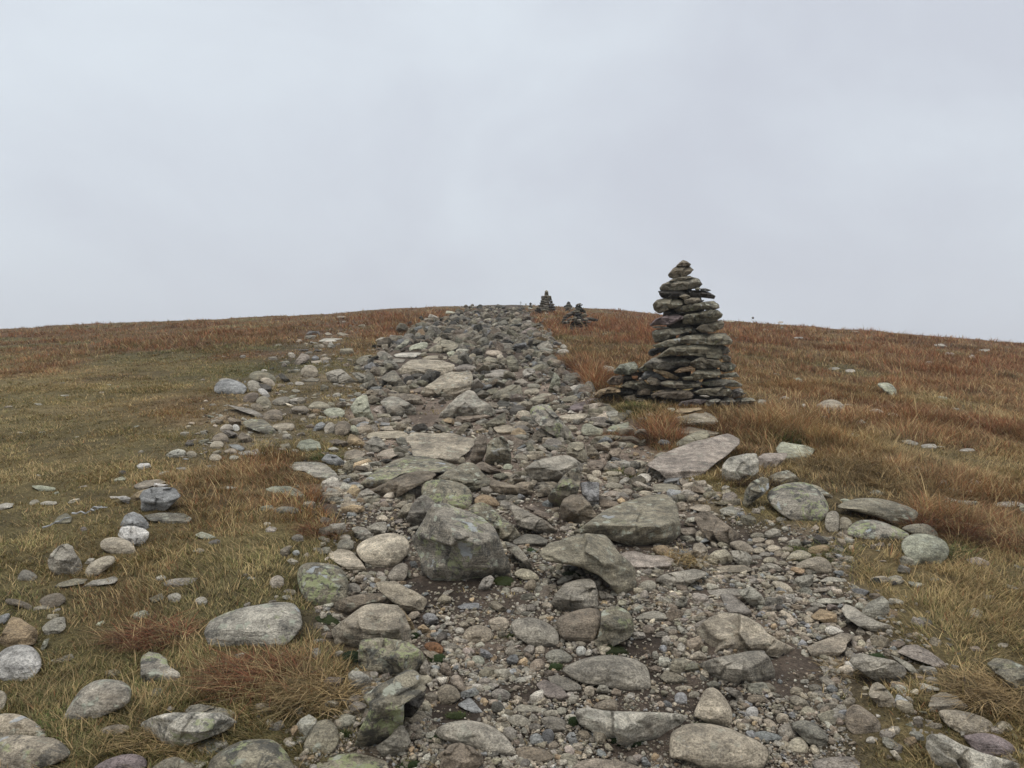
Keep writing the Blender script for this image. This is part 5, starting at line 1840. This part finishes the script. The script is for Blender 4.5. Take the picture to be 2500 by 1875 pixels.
def core_stones(xc, yc, z0, prof, count, parent, org, rng, keys, size, name='stone'):
    """real stones making up the body of a pile; prof(t) gives its radius at height fraction t, returns nothing"""
    H = prof['h']
    z = z0
    layers = prof['layers']
    for li in range(layers):
        t = (li + .5) / layers
        R = np.interp(t, prof['t'], prof['r'])
        m_ = max(1, int(round(count * R / sum(np.interp((q + .5) / layers, prof['t'], prof['r']) for q in range(layers)))))
        for j in range(m_):
            an = j / m_ * 2 * math.pi + rng.uniform(-.3, .3) + li
            sx = size * rng.uniform(.75, 1.25)
            rad = max(R - sx * .75, 0) if m_ > 1 else 0
            PV, PF = H_SLAB[rng.integers(0, len(H_SLAB))]
            V = PV * np.array([sx, sx * rng.uniform(.6, .9), H / layers * rng.uniform(.42, .66)])
            Rm = rotmats(np.array([an + math.pi / 2 + rng.uniform(-.4, .4)]), np.array([rng.normal(0, .10)]), np.array([rng.normal(0, .10)]))[0]
            V = V @ Rm.T + np.array([xc + prof.get('lean', 0) * t + rad * math.cos(an), yc + rad * math.sin(an), z0 + H * t])
            pile_stone(V, None, PF, stone_colour(keys[rng.integers(0, len(keys))], rng, rng.uniform(.0, .2)), parent, org, name, False)


# tall cairn
rng = np.random.default_rng(500)
bx, by, bz = [float(q[0]) for q in hit([1690], [992])]
CY = by + 0.42                         # distance of the pile's axis
cairn = empty('cairn', (1.0 * (1690 - CU) / FOC * CY, CY, float(ground((1690 - CU) / FOC * CY, CY))))
org = np.array(cairn.location)
tag(cairn, 'tall cairn of stacked flat lichen covered stones standing right of the path', 'cairn', 'cairns along the path')
for line in CAIRN.strip().splitlines():
    ck, pts = line.split('|')
    P = parse(pts, 1400, 600, .2712, rng)
    uc, vc = P.mean(0)
    # half width of the pile (pixels) at this height, for its round plan
    ax = np.interp(vc, [630, 700, 760, 820, 880, 930, 985], [1665, 1672, 1680, 1690, 1695, 1690, 1690])
    hw = np.interp(vc, [630, 700, 760, 820, 880, 930, 985], [20, 60, 85, 92, 105, 115, 125])
    s = CY / FOC
    off = abs(uc - ax)
    dep = math.sqrt(max(hw ** 2 - min(off, hw * .92) ** 2, (hw * .35) ** 2)) * s * .85
    if uc < 1590:
        dep = 0.16
    Yf = CY - dep + (0.06 if ck == 'd' else 0)
    V, Q, T, info = rock_geo(P, 'B' if ck != 'k' else 'R', rng, pile=Yf)
    col = stone_colour(ck, rng, rng.uniform(.25, .8) if ck in 'oge' else rng.uniform(0, .3))
    col[:3] *= .84
    pile_stone(V, Q, T, col, cairn, org)
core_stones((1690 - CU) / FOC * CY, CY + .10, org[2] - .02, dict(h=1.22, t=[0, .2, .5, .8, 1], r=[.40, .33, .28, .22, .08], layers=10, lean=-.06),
            34, cairn, org, rng, ['d'], .14)  # core stones coloured dark so the gaps look shaded

core_stones((1552 - CU) / FOC * CY, CY + .02, org[2] - .03, dict(h=.30, t=[0, .5, 1], r=[.24, .18, .08], layers=4), 10, cairn, org, rng, ['d', 'b'], .09)  # dark core colours put shade behind the spilled stones


rng = np.random.default_rng(61)


def drawn_cairn(text, u, v_base, axis, hw, label, near=.91):
    """a small pile built stone by stone from its surveyed outlines, round in plan, with core stones coloured dark to shade the gaps"""
    x, y, z = [float(q[0]) for q in hit([u], [v_base])]
    y = (y if y == y else 44.0) * near
    x = (u - CU) / FOC * y
    z = float(ground(x, y))
    s = y / FOC
    e = empty('cairn', (x, y, z))
    org = np.array([x, y, z])
    tag(e, label, 'cairn', 'cairns along the path')
    vt = 1e9
    for line in text.strip().splitlines():
        ck, pts = line.split('|')
        P = parse(pts, 1150, 650, .1582, rng)
        uc, vc = P.mean(0)
        vt = min(vt, P[:, 1].min())
        w_ = np.interp(vc, hw[0], hw[1])
        off = min(abs(uc - axis), w_ * .9)
        dep = math.sqrt(max(w_ ** 2 - off ** 2, (w_ * .3) ** 2)) * s * .8
        V, Q, T, info = rock_geo(P, 'B', rng, pile=y - dep)
        V[:, 1] = y - dep + (V[:, 1] - (y - dep)) * 1.0
        c = stone_colour(ck, rng, rng.uniform(0, .15))
        c[:3] *= .72
        pile_stone(V, Q, T, c, e, org)
    H_ = (v_base - vt) * s * .86
    core_stones(x + (axis - u) * s, y + .05, z - .03, dict(h=H_, t=[0, .4, .8, 1], r=[q * s for q in (hw[1][-1] * .8, hw[1][-1] * .5, hw[1][0] * .5, hw[1][0] * .3)], layers=6), 16, e, org, rng, ['d'], hw[1][-1] * s * .3)  # core coloured dark to put shade into the gaps
    return e


drawn_cairn("""o|1133,442 1143,382 1165,370 1187,384 1197,447 1165,452
b|1115,470 1140,440 1175,450 1165,482 1120,490
o|1165,470 1190,450 1235,460 1242,502 1190,497
d|1080,465 1115,452 1120,480 1085,490
g|1080,490 1120,480 1130,510 1090,522
o|1130,500 1180,490 1200,515 1150,527
d|1180,505 1240,500 1252,525 1200,532
o|1070,530 1110,510 1150,520 1140,547 1080,552
g|1120,545 1160,520 1220,540 1215,562 1150,567
d|1215,535 1255,530 1262,570 1225,577
o|1060,562 1100,548 1150,560 1130,592 1070,592
b|1130,577 1180,562 1230,575 1220,602 1150,602
g|1225,580 1270,575 1292,590 1270,612 1230,607
o|1038,602 1080,587 1130,597 1120,622 1048,627
g|1110,612 1150,600 1200,610 1190,637 1120,637
d|1200,612 1250,602 1280,620 1260,642 1205,642
b|1008,632 1060,622 1110,632 1100,657 1018,660
k|1065,645 1140,632 1150,657 1080,667
o|1140,642 1190,634 1210,662 1150,667
d|1200,642 1270,632 1302,650 1290,687 1220,690
d|978,672 1030,652 1075,662 1060,695 990,697
o|1075,670 1140,662 1210,668 1200,695 1090,695
g|1265,612 1300,617 1304,642 1270,642""", 1334, 760, 1334, ([709, 722, 740, 760], [5, 12, 17, 25]), 'conical cairn with a pointed top stone on the skyline beside the path')
drawn_cairn("""d|1475,575 1495,543 1525,553 1532,582 1480,587
o|1460,600 1480,580 1537,580 1542,607 1462,610
d|1433,612 1470,600 1555,604 1562,627 1438,632
o|1440,637 1500,622 1562,630 1552,655 1448,655""", 1386, 755, 1386, ([736, 745, 755], [5, 8, 11]), 'small dark cairn on the skyline between the conical cairn and the slumped cairn')
drawn_cairn("""d|898,575 915,560 937,570 932,592 903,592
o|896,612 905,590 932,590 937,614
d|892,640 898,610 942,612 950,640""", 1295, 753, 1295, ([738, 745, 753], [3, 3.5, 5]), 'tiny dark cairn on the skyline just left of the conical cairn')
drawn_cairn("""o|1608,602 1640,580 1690,568 1702,580 1640,607
d|1660,597 1700,588 1727,590 1710,610 1670,610
d|1603,642 1630,608 1680,608 1722,650 1767,690 1772,722 1700,712 1630,682
b|1578,672 1620,650 1652,680 1600,692
o|1558,702 1600,680 1682,685 1692,712 1620,717
d|1588,742 1640,715 1702,720 1692,752 1610,757
b|1418,782 1470,740 1560,693 1592,715 1570,752 1500,792 1440,802
d|1398,832 1430,800 1482,800 1450,842
d|1358,882 1400,845 1442,818 1422,862 1380,890
o|1478,822 1520,800 1562,800 1540,832 1490,837
b|1518,862 1560,810 1600,758 1622,770 1592,822 1540,862
o|1578,852 1590,800 1627,768 1642,820 1622,852
g|1628,862 1640,820 1670,803 1732,850 1722,867 1650,870
d|1638,772 1690,763 1722,800 1772,840 1750,852 1700,822 1650,802
o|1688,762 1720,730 1772,720 1792,760 1762,792 1700,787
g|1738,802 1780,788 1812,830 1792,852 1750,842
d|1778,792 1850,788 1950,818 1968,832 1900,852 1820,832
k|1398,882 1430,850 1500,838 1542,855 1500,887 1420,892
g|1748,862 1820,850 1872,855 1820,874
w|1540,652 1560,640 1582,660 1550,670""", 1412, 791, 1412, ([741, 755, 770, 791], [8, 14, 26, 42]), 'slumped cairn with leaning slabs and a flat cap in the rust coloured grass', .90)

# far things on the summit, their cloud fade partly put into pale colours
FAR = 330.0


def box(x0, x1, y0, y1, z0, z1):
    V = np.array([(x, y, z) for z in (z0, z1) for y in (y0, y1) for x in (x0, x1)], float)
    F = np.array([(0, 2, 3, 1), (4, 5, 7, 6), (0, 1, 5, 4), (2, 6, 7, 3), (0, 4, 6, 2), (1, 3, 7, 5)])
    return V, F


fx = (1271 - CU) / FOC * FAR
fz = float(ground(fx, FAR))
fs = FAR / FOC
ztop = EYE + (CV - 736) / FOC * FAR
sp = empty('summit_signpost', (fx, FAR, fz))
tag(sp, 'faint wooden signpost with a crossboard standing in the cloud on the summit', 'signpost')
V, F = box(-.9 * fs, .9 * fs, -.2, .2, 0, ztop - fz)
mkmesh('post', V, [F], None, M_WOOD, parent=sp, smooth=False)
V, F = box(-2.6 * fs, 2.6 * fs, -.28, -.2, ztop - fz - 4.6 * fs, ztop - fz - 2.6 * fs)
mkmesh('crossboard', V, [F], None, M_WOOD, parent=sp, smooth=False)
for (uu, tp, w, lab) in [(1284, 741, 7, 'faint leaning summit cairn right of the signpost in the cloud'), (1277, 746, 4, 'faint low summit cairn between the signpost and a taller one'),
                         (1301, 742, 5, 'faint summit cairn hidden in cloud right of the tiny dark cairn')]:
    x = (uu - CU) / FOC * FAR
    z = float(ground(x, FAR))
    e = empty('cairn', (x, FAR, z))
    tag(e, lab, 'cairn', 'cairns along the path')
    org = np.array([x, FAR, z])
    Hh = EYE + (CV - tp) / FOC * FAR - z
    core_stones(x, FAR, z, dict(h=Hh, t=[0, .5, 1], r=[w * fs * .9, w * fs * .6, w * fs * .15], layers=8), 20, e, org, rng, ['k', 'e'], w * fs * .35)  # pale stone colours add to the fade by cloud
print('cairns', time.time() - T0)


# ------------------------------------------------------------------ grass
def blades(x, y, z, hgt, width, yaw, lean, bend, col, seg=3, tipc=1.15, wind=(0, 0)):
    """curved tapering ribbons, one row per blade"""
    n = len(x)
    ts = np.linspace(0, 1, seg + 1)
    dx, dy = np.cos(yaw), np.sin(yaw)
    sx, sy = -dy, dx
    V = []
    for t in ts:
        out = hgt * (lean * t + bend * t * t)
        up = hgt * (t - 0.36 * np.clip(bend, 0, 2) * t * t)
        cx = x + dx * out + wind[0] * hgt * t * t
        cy = y + dy * out + wind[1] * hgt * t * t
        cz = z + up - 0.006
        w = width * (1 - t) ** 0.7 if t < 1 else width * 0
        if t < 1:
            V.append(np.stack([cx - sx * w, cy - sy * w, cz], 1))
            V.append(np.stack([cx + sx * w, cy + sy * w, cz], 1))
        else:
            V.append(np.stack([cx, cy, cz], 1))
    k = len(V)
    V = np.stack(V, 1)
    base = (np.arange(n) * k)[:, None]
    quads = []
    for i in range(seg - 1):
        quads.append(base + np.array([[2 * i, 2 * i + 1, 2 * i + 3, 2 * i + 2]]))
    quads = np.stack(quads, 1).reshape(-1, 4) if quads else np.zeros((0, 4), int)
    tris = base + np.array([[2 * (seg - 1), 2 * (seg - 1) + 1, 2 * seg]])
    cc = np.repeat(col[:, None], k, 1)
    return V.reshape(-1, 3), quads, tris, cc.reshape(-1, 3)


def grass_field():
    rng = np.random.default_rng(9)
    sets = []
    for (n, vlo, vhi, per, seg, kw) in [(42000, 1160, 2080, 8, 3, 1.0), (42000, 940, 1180, 6, 2, 1.2), (70000, 742, 960, 5, 2, 1.0)]:
        u = rng.uniform(-420, 2920, n)
        v = rng.uniform(vlo, vhi, n)
        x, y, z = hit(u, v)
        ok = ~np.isnan(y)
        u, v, x, y = u[ok], v[ok], x[ok], y[ok]
        pm = sample_grid(PATH_M, x, y) * ((y < 58) & (y > .3))
        wisp = np.clip(fbm(xy0(x, y, 1.4), 3, 333) * 2.2 - .45, 0, 1) * (np.abs(x - .02 * y) > .05 * y + .25)
        keep = rng.uniform(0, 1, len(u)) > sstep(.25, .75, pm) * (.99 - .8 * wisp)
        keep &= ~on_rock(u, v)
        tr = sample_grid(TRACK_M, x, y) * (y < 58)
        keep &= rng.uniform(0, 1, len(u)) > tr * .35
        bare = fbm(xy0(x, y, 2.6), 3, 90) + .28 * np.exp(-((u - 2150) / 130) ** 2 - ((v - 1640) / 130) ** 2)
        keep &= ~((bare > .38) & (rng.uniform(0, 1, len(u)) < .7))
        u, v, x, y = u[keep], v[keep], x[keep], y[keep]
        c, tall, w = turf_colour(x, y, u, v)
        # expand each tuft into blades
        m = len(u)
        X = np.repeat(x, per)
        Y = np.repeat(y, per)
        d = np.maximum(Y, 2)
        spread = 0.022 * kw * (1 + 0.06 * d)
        an = rng.uniform(0, 6.283, m * per)
        rr = np.sqrt(rng.uniform(0, 1, m * per)) * spread
        X = X + np.cos(an) * rr
        Y = Y + np.sin(an) * rr
        Z = ground(X, Y)
        tl = np.repeat(np.clip(tall, -.3, 1.6), per)
        clump = np.repeat(fbm(xy0(x, y, 3.1), 2, 61), per)
        hgt = (0.024 + 0.062 * np.clip(tl, 0, 2) * (0.6 + 0.6 * np.clip(d / 8, 0, 1)) + 0.008 * tl) * rng.uniform(.55, 1.45, m * per) * (1 + .75 * clump)
        wispy = rng.uniform(0, 1, m * per) < .03
        hgt = np.where(wispy, hgt * 1.7 + .01, hgt)
        hp = 0.05 * FOC / d
        low = on_rock(np.repeat(u, per), np.repeat(v, per) - hp * .8) | on_rock(np.repeat(u, per), np.repeat(v, per) - hp * 1.6)
        hgt = np.where(low, hgt * .78, hgt)
        hgt = np.maximum(hgt, .012) * (1 + 0.010 * d)
        width = (0.0012 + 0.00030 * d * kw) * rng.uniform(.6, 1.4, m * per)
        yaw = an + rng.normal(0, .7, m * per)
        comb = np.repeat(fbm(xy0(x, y, 2.0), 2, 71) * 5, per)
        yaw = np.where(rng.uniform(0, 1, m * per) < .45, comb + rng.normal(0, .5, m * per), yaw)
        lean = rng.uniform(.1, .85, m * per)
        bend = rng.uniform(.1, .9, m * per)
        C = np.repeat(c, per, 0)
        # every blade picks its own hue around the patch colour
        W = np.repeat(w, per, 0)
        W = np.concatenate([W, np.full((len(W), 1), .45)], 1)
        W = W / W.sum(1, keepdims=True)
        pick = (rng.uniform(0, 1, (len(W), 1)) > np.cumsum(W, 1)).sum(1).clip(0, 4)
        PAL = np.array([C_RUST * 1.1, C_STRAW * 1.15, C_GREEN * 1.05, C_DARK, C_OLIVE])
        mixk = rng.uniform(.25, .85, (len(W), 1))
        C = C * (1 - mixk) + PAL[pick] * mixk
        C = C * rng.uniform(.5, 1.45, (len(W), 1)) * (1 + .40 * clump[:, None])
        C = np.where(wispy[:, None], C_STRAW * rng.uniform(.7, 1.3, (len(W), 1)), C)
        sets.append(blades(X, Y, Z, hgt, width, yaw, lean, bend, C, seg, wind=(-.15, -.05)))
    off = 0
    VV, QQ, TT, CC = [], [], [], []
    for V, q, t, c in sets:
        VV.append(V)
        QQ.append(q + off)
        TT.append(t + off)
        CC.append(c)
        off += len(V)
    o = mkmesh('grass', np.concatenate(VV), [np.concatenate(QQ), np.concatenate(TT)], np.concatenate(CC), M_BLADE, smooth=False)
    tag(o, 'autumn grass in rust, straw and green covering the hillside', 'grass', kind='stuff')
    print('grass verts', off)


grass_field()
print('grass', time.time() - T0)

TUSSOCKS = [
    # u, v(base), width px, height px, colour, blades, label
    (1480, 985, 110, 62, 'dark', 420, 'dark brown grass tussock at the left foot of the tall cairn'),
    (1555, 1000, 90, 60, 'green', 420, 'olive green grass tussock at the foot of the tall cairn'),
    (1625, 1035, 110, 70, 'rust', 520, 'bright rust tussock in front of the tall cairn'),
    (1545, 1075, 150, 75, 'rust', 650, 'broad red brown tussock above the broad tilted pink grey slab'),
    (1625, 1080, 90, 60, 'dark', 380, 'dark rusty tussock touching the broad tilted pink grey slab'),
    (1715, 1035, 60, 45, 'green', 220, 'small green tuft growing on the tan rock apron under the tall cairn'),
    (1800, 1050, 150, 75, 'rust', 620, 'orange brown tussock right of the tan rock apron'),
    (1930, 1070, 150, 85, 'green', 620, 'large green tussock right of the tall cairn'),
    (1530, 1160, 60, 50, 'green', 200, 'thin green tuft at the left tip of the broad tilted pink grey slab'),
    (2070, 1150, 230, 130, 'straw', 900, 'long windblown straw coloured tussock above the big round lichen boulder'),
    (2230, 1200, 200, 110, 'straw', 700, 'straw tussock behind the long rounded olive boulder'),
    (2290, 1290, 190, 130, 'rust', 800, 'rust and straw tussock right of the pale green dome shaped boulder'),
    (2450, 1330, 190, 120, 'rust', 700, 'dense rust tussock at the right edge of the photo'),
    (1850, 1180, 120, 90, 'dark', 500, 'dry brown tussock in front of the pale square boulder'),
    (2300, 1350, 160, 70, 'green', 420, 'green grass tuft in front of the pale green dome shaped boulder'),
    (1670, 1370, 90, 80, 'straw', 260, 'yellowish grass tuft beside the flat pink tinged slab'),
    (1440, 900, 110, 60, 'rust', 500, 'orange tussock between the path and the tall cairn'),
    (1380, 880, 80, 50, 'rust', 380, 'brown orange tussock at the right edge of the upper path'),
    (620, 1660, 200, 110, 'rust', 1000, 'red brown tussock in front of the pale oblong boulder'),
    (770, 1700, 170, 110, 'straw', 800, 'straw tussock between the pale oblong boulder and the long leaning lichen slab'),
    (370, 1560, 190, 90, 'rust', 800, 'pinkish brown tussock left of the pale oblong boulder'),
    (790, 1300, 90, 70, 'rust', 420, 'rust tussock at the left edge of the path near the slab'),
    (800, 1120, 60, 50, 'green', 220, 'green tuft beside the dark slate rock'),
    (2430, 1700, 200, 120, 'straw', 700, 'arching straw tussock below the olive boulder at the right edge'),
    (2070, 1640, 90, 60, 'straw', 260, 'dry tuft left of the low grey boulder over green grass'),
    (980, 1690, 30, 20, 'green', 60, 'tiny green tuft right of the dark block with a yellow lichen band'),
    (100, 1770, 130, 60, 'green', 300, 'green tuft above the broad lichen boulder in the corner'),
    (420, 1800, 160, 80, 'straw', 420, 'pale blades growing in front of the wedge boulder mottled black and white'),
    (2010, 1350, 150, 60, 'green', 420, 'green grass tuft right of the heap of cobbles'),
    (1130, 985, 50, 18, 'green', 120, 'little green tuft under the grey peaked boulder'),
]
TC = {'rust': (.23, .090, .042), 'straw': (.40, .275, .13), 'green': (.11, .14, .036), 'dark': (.10, .062, .035)}
TMESH = []
for i, (u, v, w, h, ck, nb, lab) in enumerate(TUSSOCKS):
    rng = np.random.default_rng(300 + i)
    x, y, z = [float(q[0]) for q in hit([u], [min(v, 1990)])]
    s = y / FOC
    W, Hh = w * s / 2 * .95, h * s * .40
    nb = int(nb * 1.9)
    clusters = max(12, nb // 15)
    ca = rng.uniform(0, 6.28, clusters)
    cr = np.sqrt(rng.uniform(0, 1, clusters)) * W * 1.0
    cdir = rng.normal(-.4 if ck != 'straw' else .2, 1.3, clusters) + math.pi
    chh = rng.uniform(.45, 1.15, clusters)
    cid = rng.integers(0, clusters, nb)
    an = rng.uniform(0, 6.28, nb)
    X = cr[cid] * np.cos(ca[cid]) + .035 * np.cos(an)
    Y = .75 * cr[cid] * np.sin(ca[cid]) + .035 * np.sin(an)
    Z = ground(X + x, Y + y) - z
    pal = np.array([TC[ck], TC[ck], C_STRAW * 1.1, C_OLIVE * .9, C_DARK * 1.2])
    cpick = rng.choice(5, clusters, p=[.40, .2, .16, .14, .10])
    bpick = np.where(rng.uniform(0, 1, nb) < .65, cpick[cid], rng.choice(5, nb, p=[.35, .2, .2, .13, .12]))
    C = pal[bpick] * rng.uniform(.5, 1.35, (nb, 1))
    yaw = np.where(rng.uniform(0, 1, nb) < .62, cdir[cid] + rng.normal(0, .55, nb), an)
    V, q, t, c = blades(X, Y, Z, Hh * chh[cid] * rng.uniform(.5, 1.5, nb), rng.uniform(.0008, .0020, nb) * (1 + .12 * y), yaw, rng.uniform(.2, 1.2, nb), rng.uniform(.4, 1.9, nb), C, 5,
                        wind=(-.2, -.1) if ck != 'straw' else (-.1, -.2))
    o = mkmesh('grass_tussock', V, [q, t], c, M_BLADE, smooth=False)
    o.location = (x, y, z)
    tag(o, lab, 'grass tussock', 'grass tussocks between the stones')

MOSS = [(1115, 1745, 50, 14, 'moss patch at the foot of the long leaning lichen slab'), (1070, 1605, 36, 22, 'bright green moss cushion beside the slate triangle and pebbles'),
        (1715, 1775, 80, 18, 'bright green moss strip between the long pale slab and the broad tan boulder'), (840, 1790, 26, 20, 'green moss cushion right of the domed olive boulder'),
        (860, 1600, 50, 30, 'dark green moss under the overhang of the big tan boulder'), (1355, 1625, 34, 16, 'green moss by the rounded grey cobble in the gravel'),
        (1230, 1415, 50, 20, 'green plants at the right foot of the huge blocky lichen boulder'), (1400, 1765, 26, 40, 'yellow green moss at the left end of the long pale slab'),
        (1530, 1800, 90, 30, 'dark moss in the hollow under the long pale slab'), (1500, 1585, 60, 24, 'moss on the bank below the dark green lichen boulder'),
        (1010, 1548, 24, 14, 'small green moss tuft right of the big tan boulder'), (1850, 1675, 50, 18, 'green moss under the pale flat topped boulder'),
        (800, 1510, 60, 20, 'green moss behind the big tan boulder'), (1070, 1800, 50, 14, 'moss patch above the smooth grey whaleback boulder'),
        (1000, 1865, 50, 16, 'moss patch at the bottom edge beside the brown angular boulder'), (1245, 1550, 16, 12, 'tiny green plant between two domed grey rocks'),
        (1300, 1340, 30, 14, 'small moss spot on the flat grey slab behind the arched olive boulder'), (1430, 1285, 30, 12, 'green sprig under the brown boulder beside the wedge slab'),
        (1400, 1400, 60, 18, 'mossy soil under the arched olive boulder'), (2140, 1600, 40, 14, 'green moss on top of the low grey boulder')]
for i, (u, v, w, h, lab) in enumerate(MOSS):
    rng = np.random.default_rng(800 + i)
    x, y, z = [float(q[0]) for q in hit([u], [v + 6])]
    s = y / FOC
    nb = int(60 + w * 7)
    W, D, Hh = w * s / 2, min(w * s / 2, .5 * h * s / max(.1, S0 + (v - CV) / FOC)), min(h * s * .5, .03) + .006
    a = rng.uniform(0, 6.28, nb)
    r_ = np.sqrt(rng.uniform(0, 1, nb))
    X, Y = W * r_ * np.cos(a), D * r_ * np.sin(a)
    Z = ground(X + x, Y + y) - z + Hh * (1 - r_ ** 2) * .6
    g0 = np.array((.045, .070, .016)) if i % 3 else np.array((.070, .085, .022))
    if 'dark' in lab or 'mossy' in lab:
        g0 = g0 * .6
    C = g0 * rng.uniform(.5, 1.5, (nb, 1))
    V, q, t, c = blades(X, Y, Z, rng.uniform(.005, .016, nb), rng.uniform(.0012, .003, nb), rng.uniform(0, 6.28, nb), rng.uniform(.2, 1.2, nb), rng.uniform(0, 1, nb), C, 2)
    # the cushion under the leaves
    dv, df = ico(3)
    B = dv * np.array([W, D, Hh * .8]) * (1 + .18 * fbm(dv * 3 + i, 3, 2))[:, None]
    B[:, 2] += ground(B[:, 0] + x, B[:, 1] + y) - z
    n0 = len(V)
    V = np.concatenate([V, B])
    c = np.concatenate([c, np.repeat((g0 * .55)[None], len(B), 0)])
    o = mkmesh('moss_cushion', V, [q, np.concatenate([t, df + n0])], c, M_BLADE, smooth=False)
    o.location = (x, y, z)
    tag(o, lab, 'moss', 'moss cushions between the stones')

# dry twigs lying on the lawn
def twig(u0, v0, u1, v1, label):
    rng = np.random.default_rng(int(u0))
    n = 9
    us, vs = np.linspace(u0, u1, n), np.linspace(v0, v1, n) + rng.normal(0, 2.2, n)
    x, y, z = hit(us, vs)
    z = ground(x, y) + .02 + rng.uniform(0, .012, n)
    C = np.stack([x, y, z], 1)
    rad = np.linspace(.006, .0025, n)
    k = 6
    a = np.arange(k) / k * 6.283
    V = (C[:, None] + rad[:, None, None] * np.stack([np.zeros(k), np.cos(a), np.sin(a)], 1)[None]).reshape(-1, 3)
    q = []
    for i in range(n - 1):
        for j in range(k):
            q.append((i * k + j, i * k + (j + 1) % k, (i + 1) * k + (j + 1) % k, (i + 1) * k + j))
    org = C.mean(0)
    o = mkmesh('dry_twig', V - org, [np.array(q)], None, M_WOOD)
    o.location = org
    tag(o, label, 'twig')


twig(105, 1298, 170, 1270, 'bleached twig on the lawn in front of a tan slab at the far left')
twig(176, 1265, 262, 1250, 'bleached twig on the lawn left of the dark slate stone')
twig(222, 1254, 256, 1248, 'short crooked twig above the longer bleached twigs on the lawn')

# ------------------------------------------------------------------ haze: thin cloud over the hilltop
HAZE = 0.0012
V, F = box(-700, 700, -20, 760, -75, 95)
haze = mkmesh('haze', V, [F], None, None, smooth=False)
hm = bpy.data.materials.new('hill_fog')
hm.use_nodes = True
hm.node_tree.nodes.clear()
ho = hm.node_tree.nodes.new('ShaderNodeOutputMaterial')
hv = hm.node_tree.nodes.new('ShaderNodeVolumePrincipled')
hv.inputs['Color'].default_value = (.93, .95, .98, 1)
hv.inputs['Density'].default_value = HAZE
hm.node_tree.links.new(hv.outputs[0], ho.inputs['Volume'])
haze.data.materials.append(hm)
tag(haze, 'thin pale cloud drifting over the hilltop', 'haze', kind='stuff')
print('done', time.time() - T0)
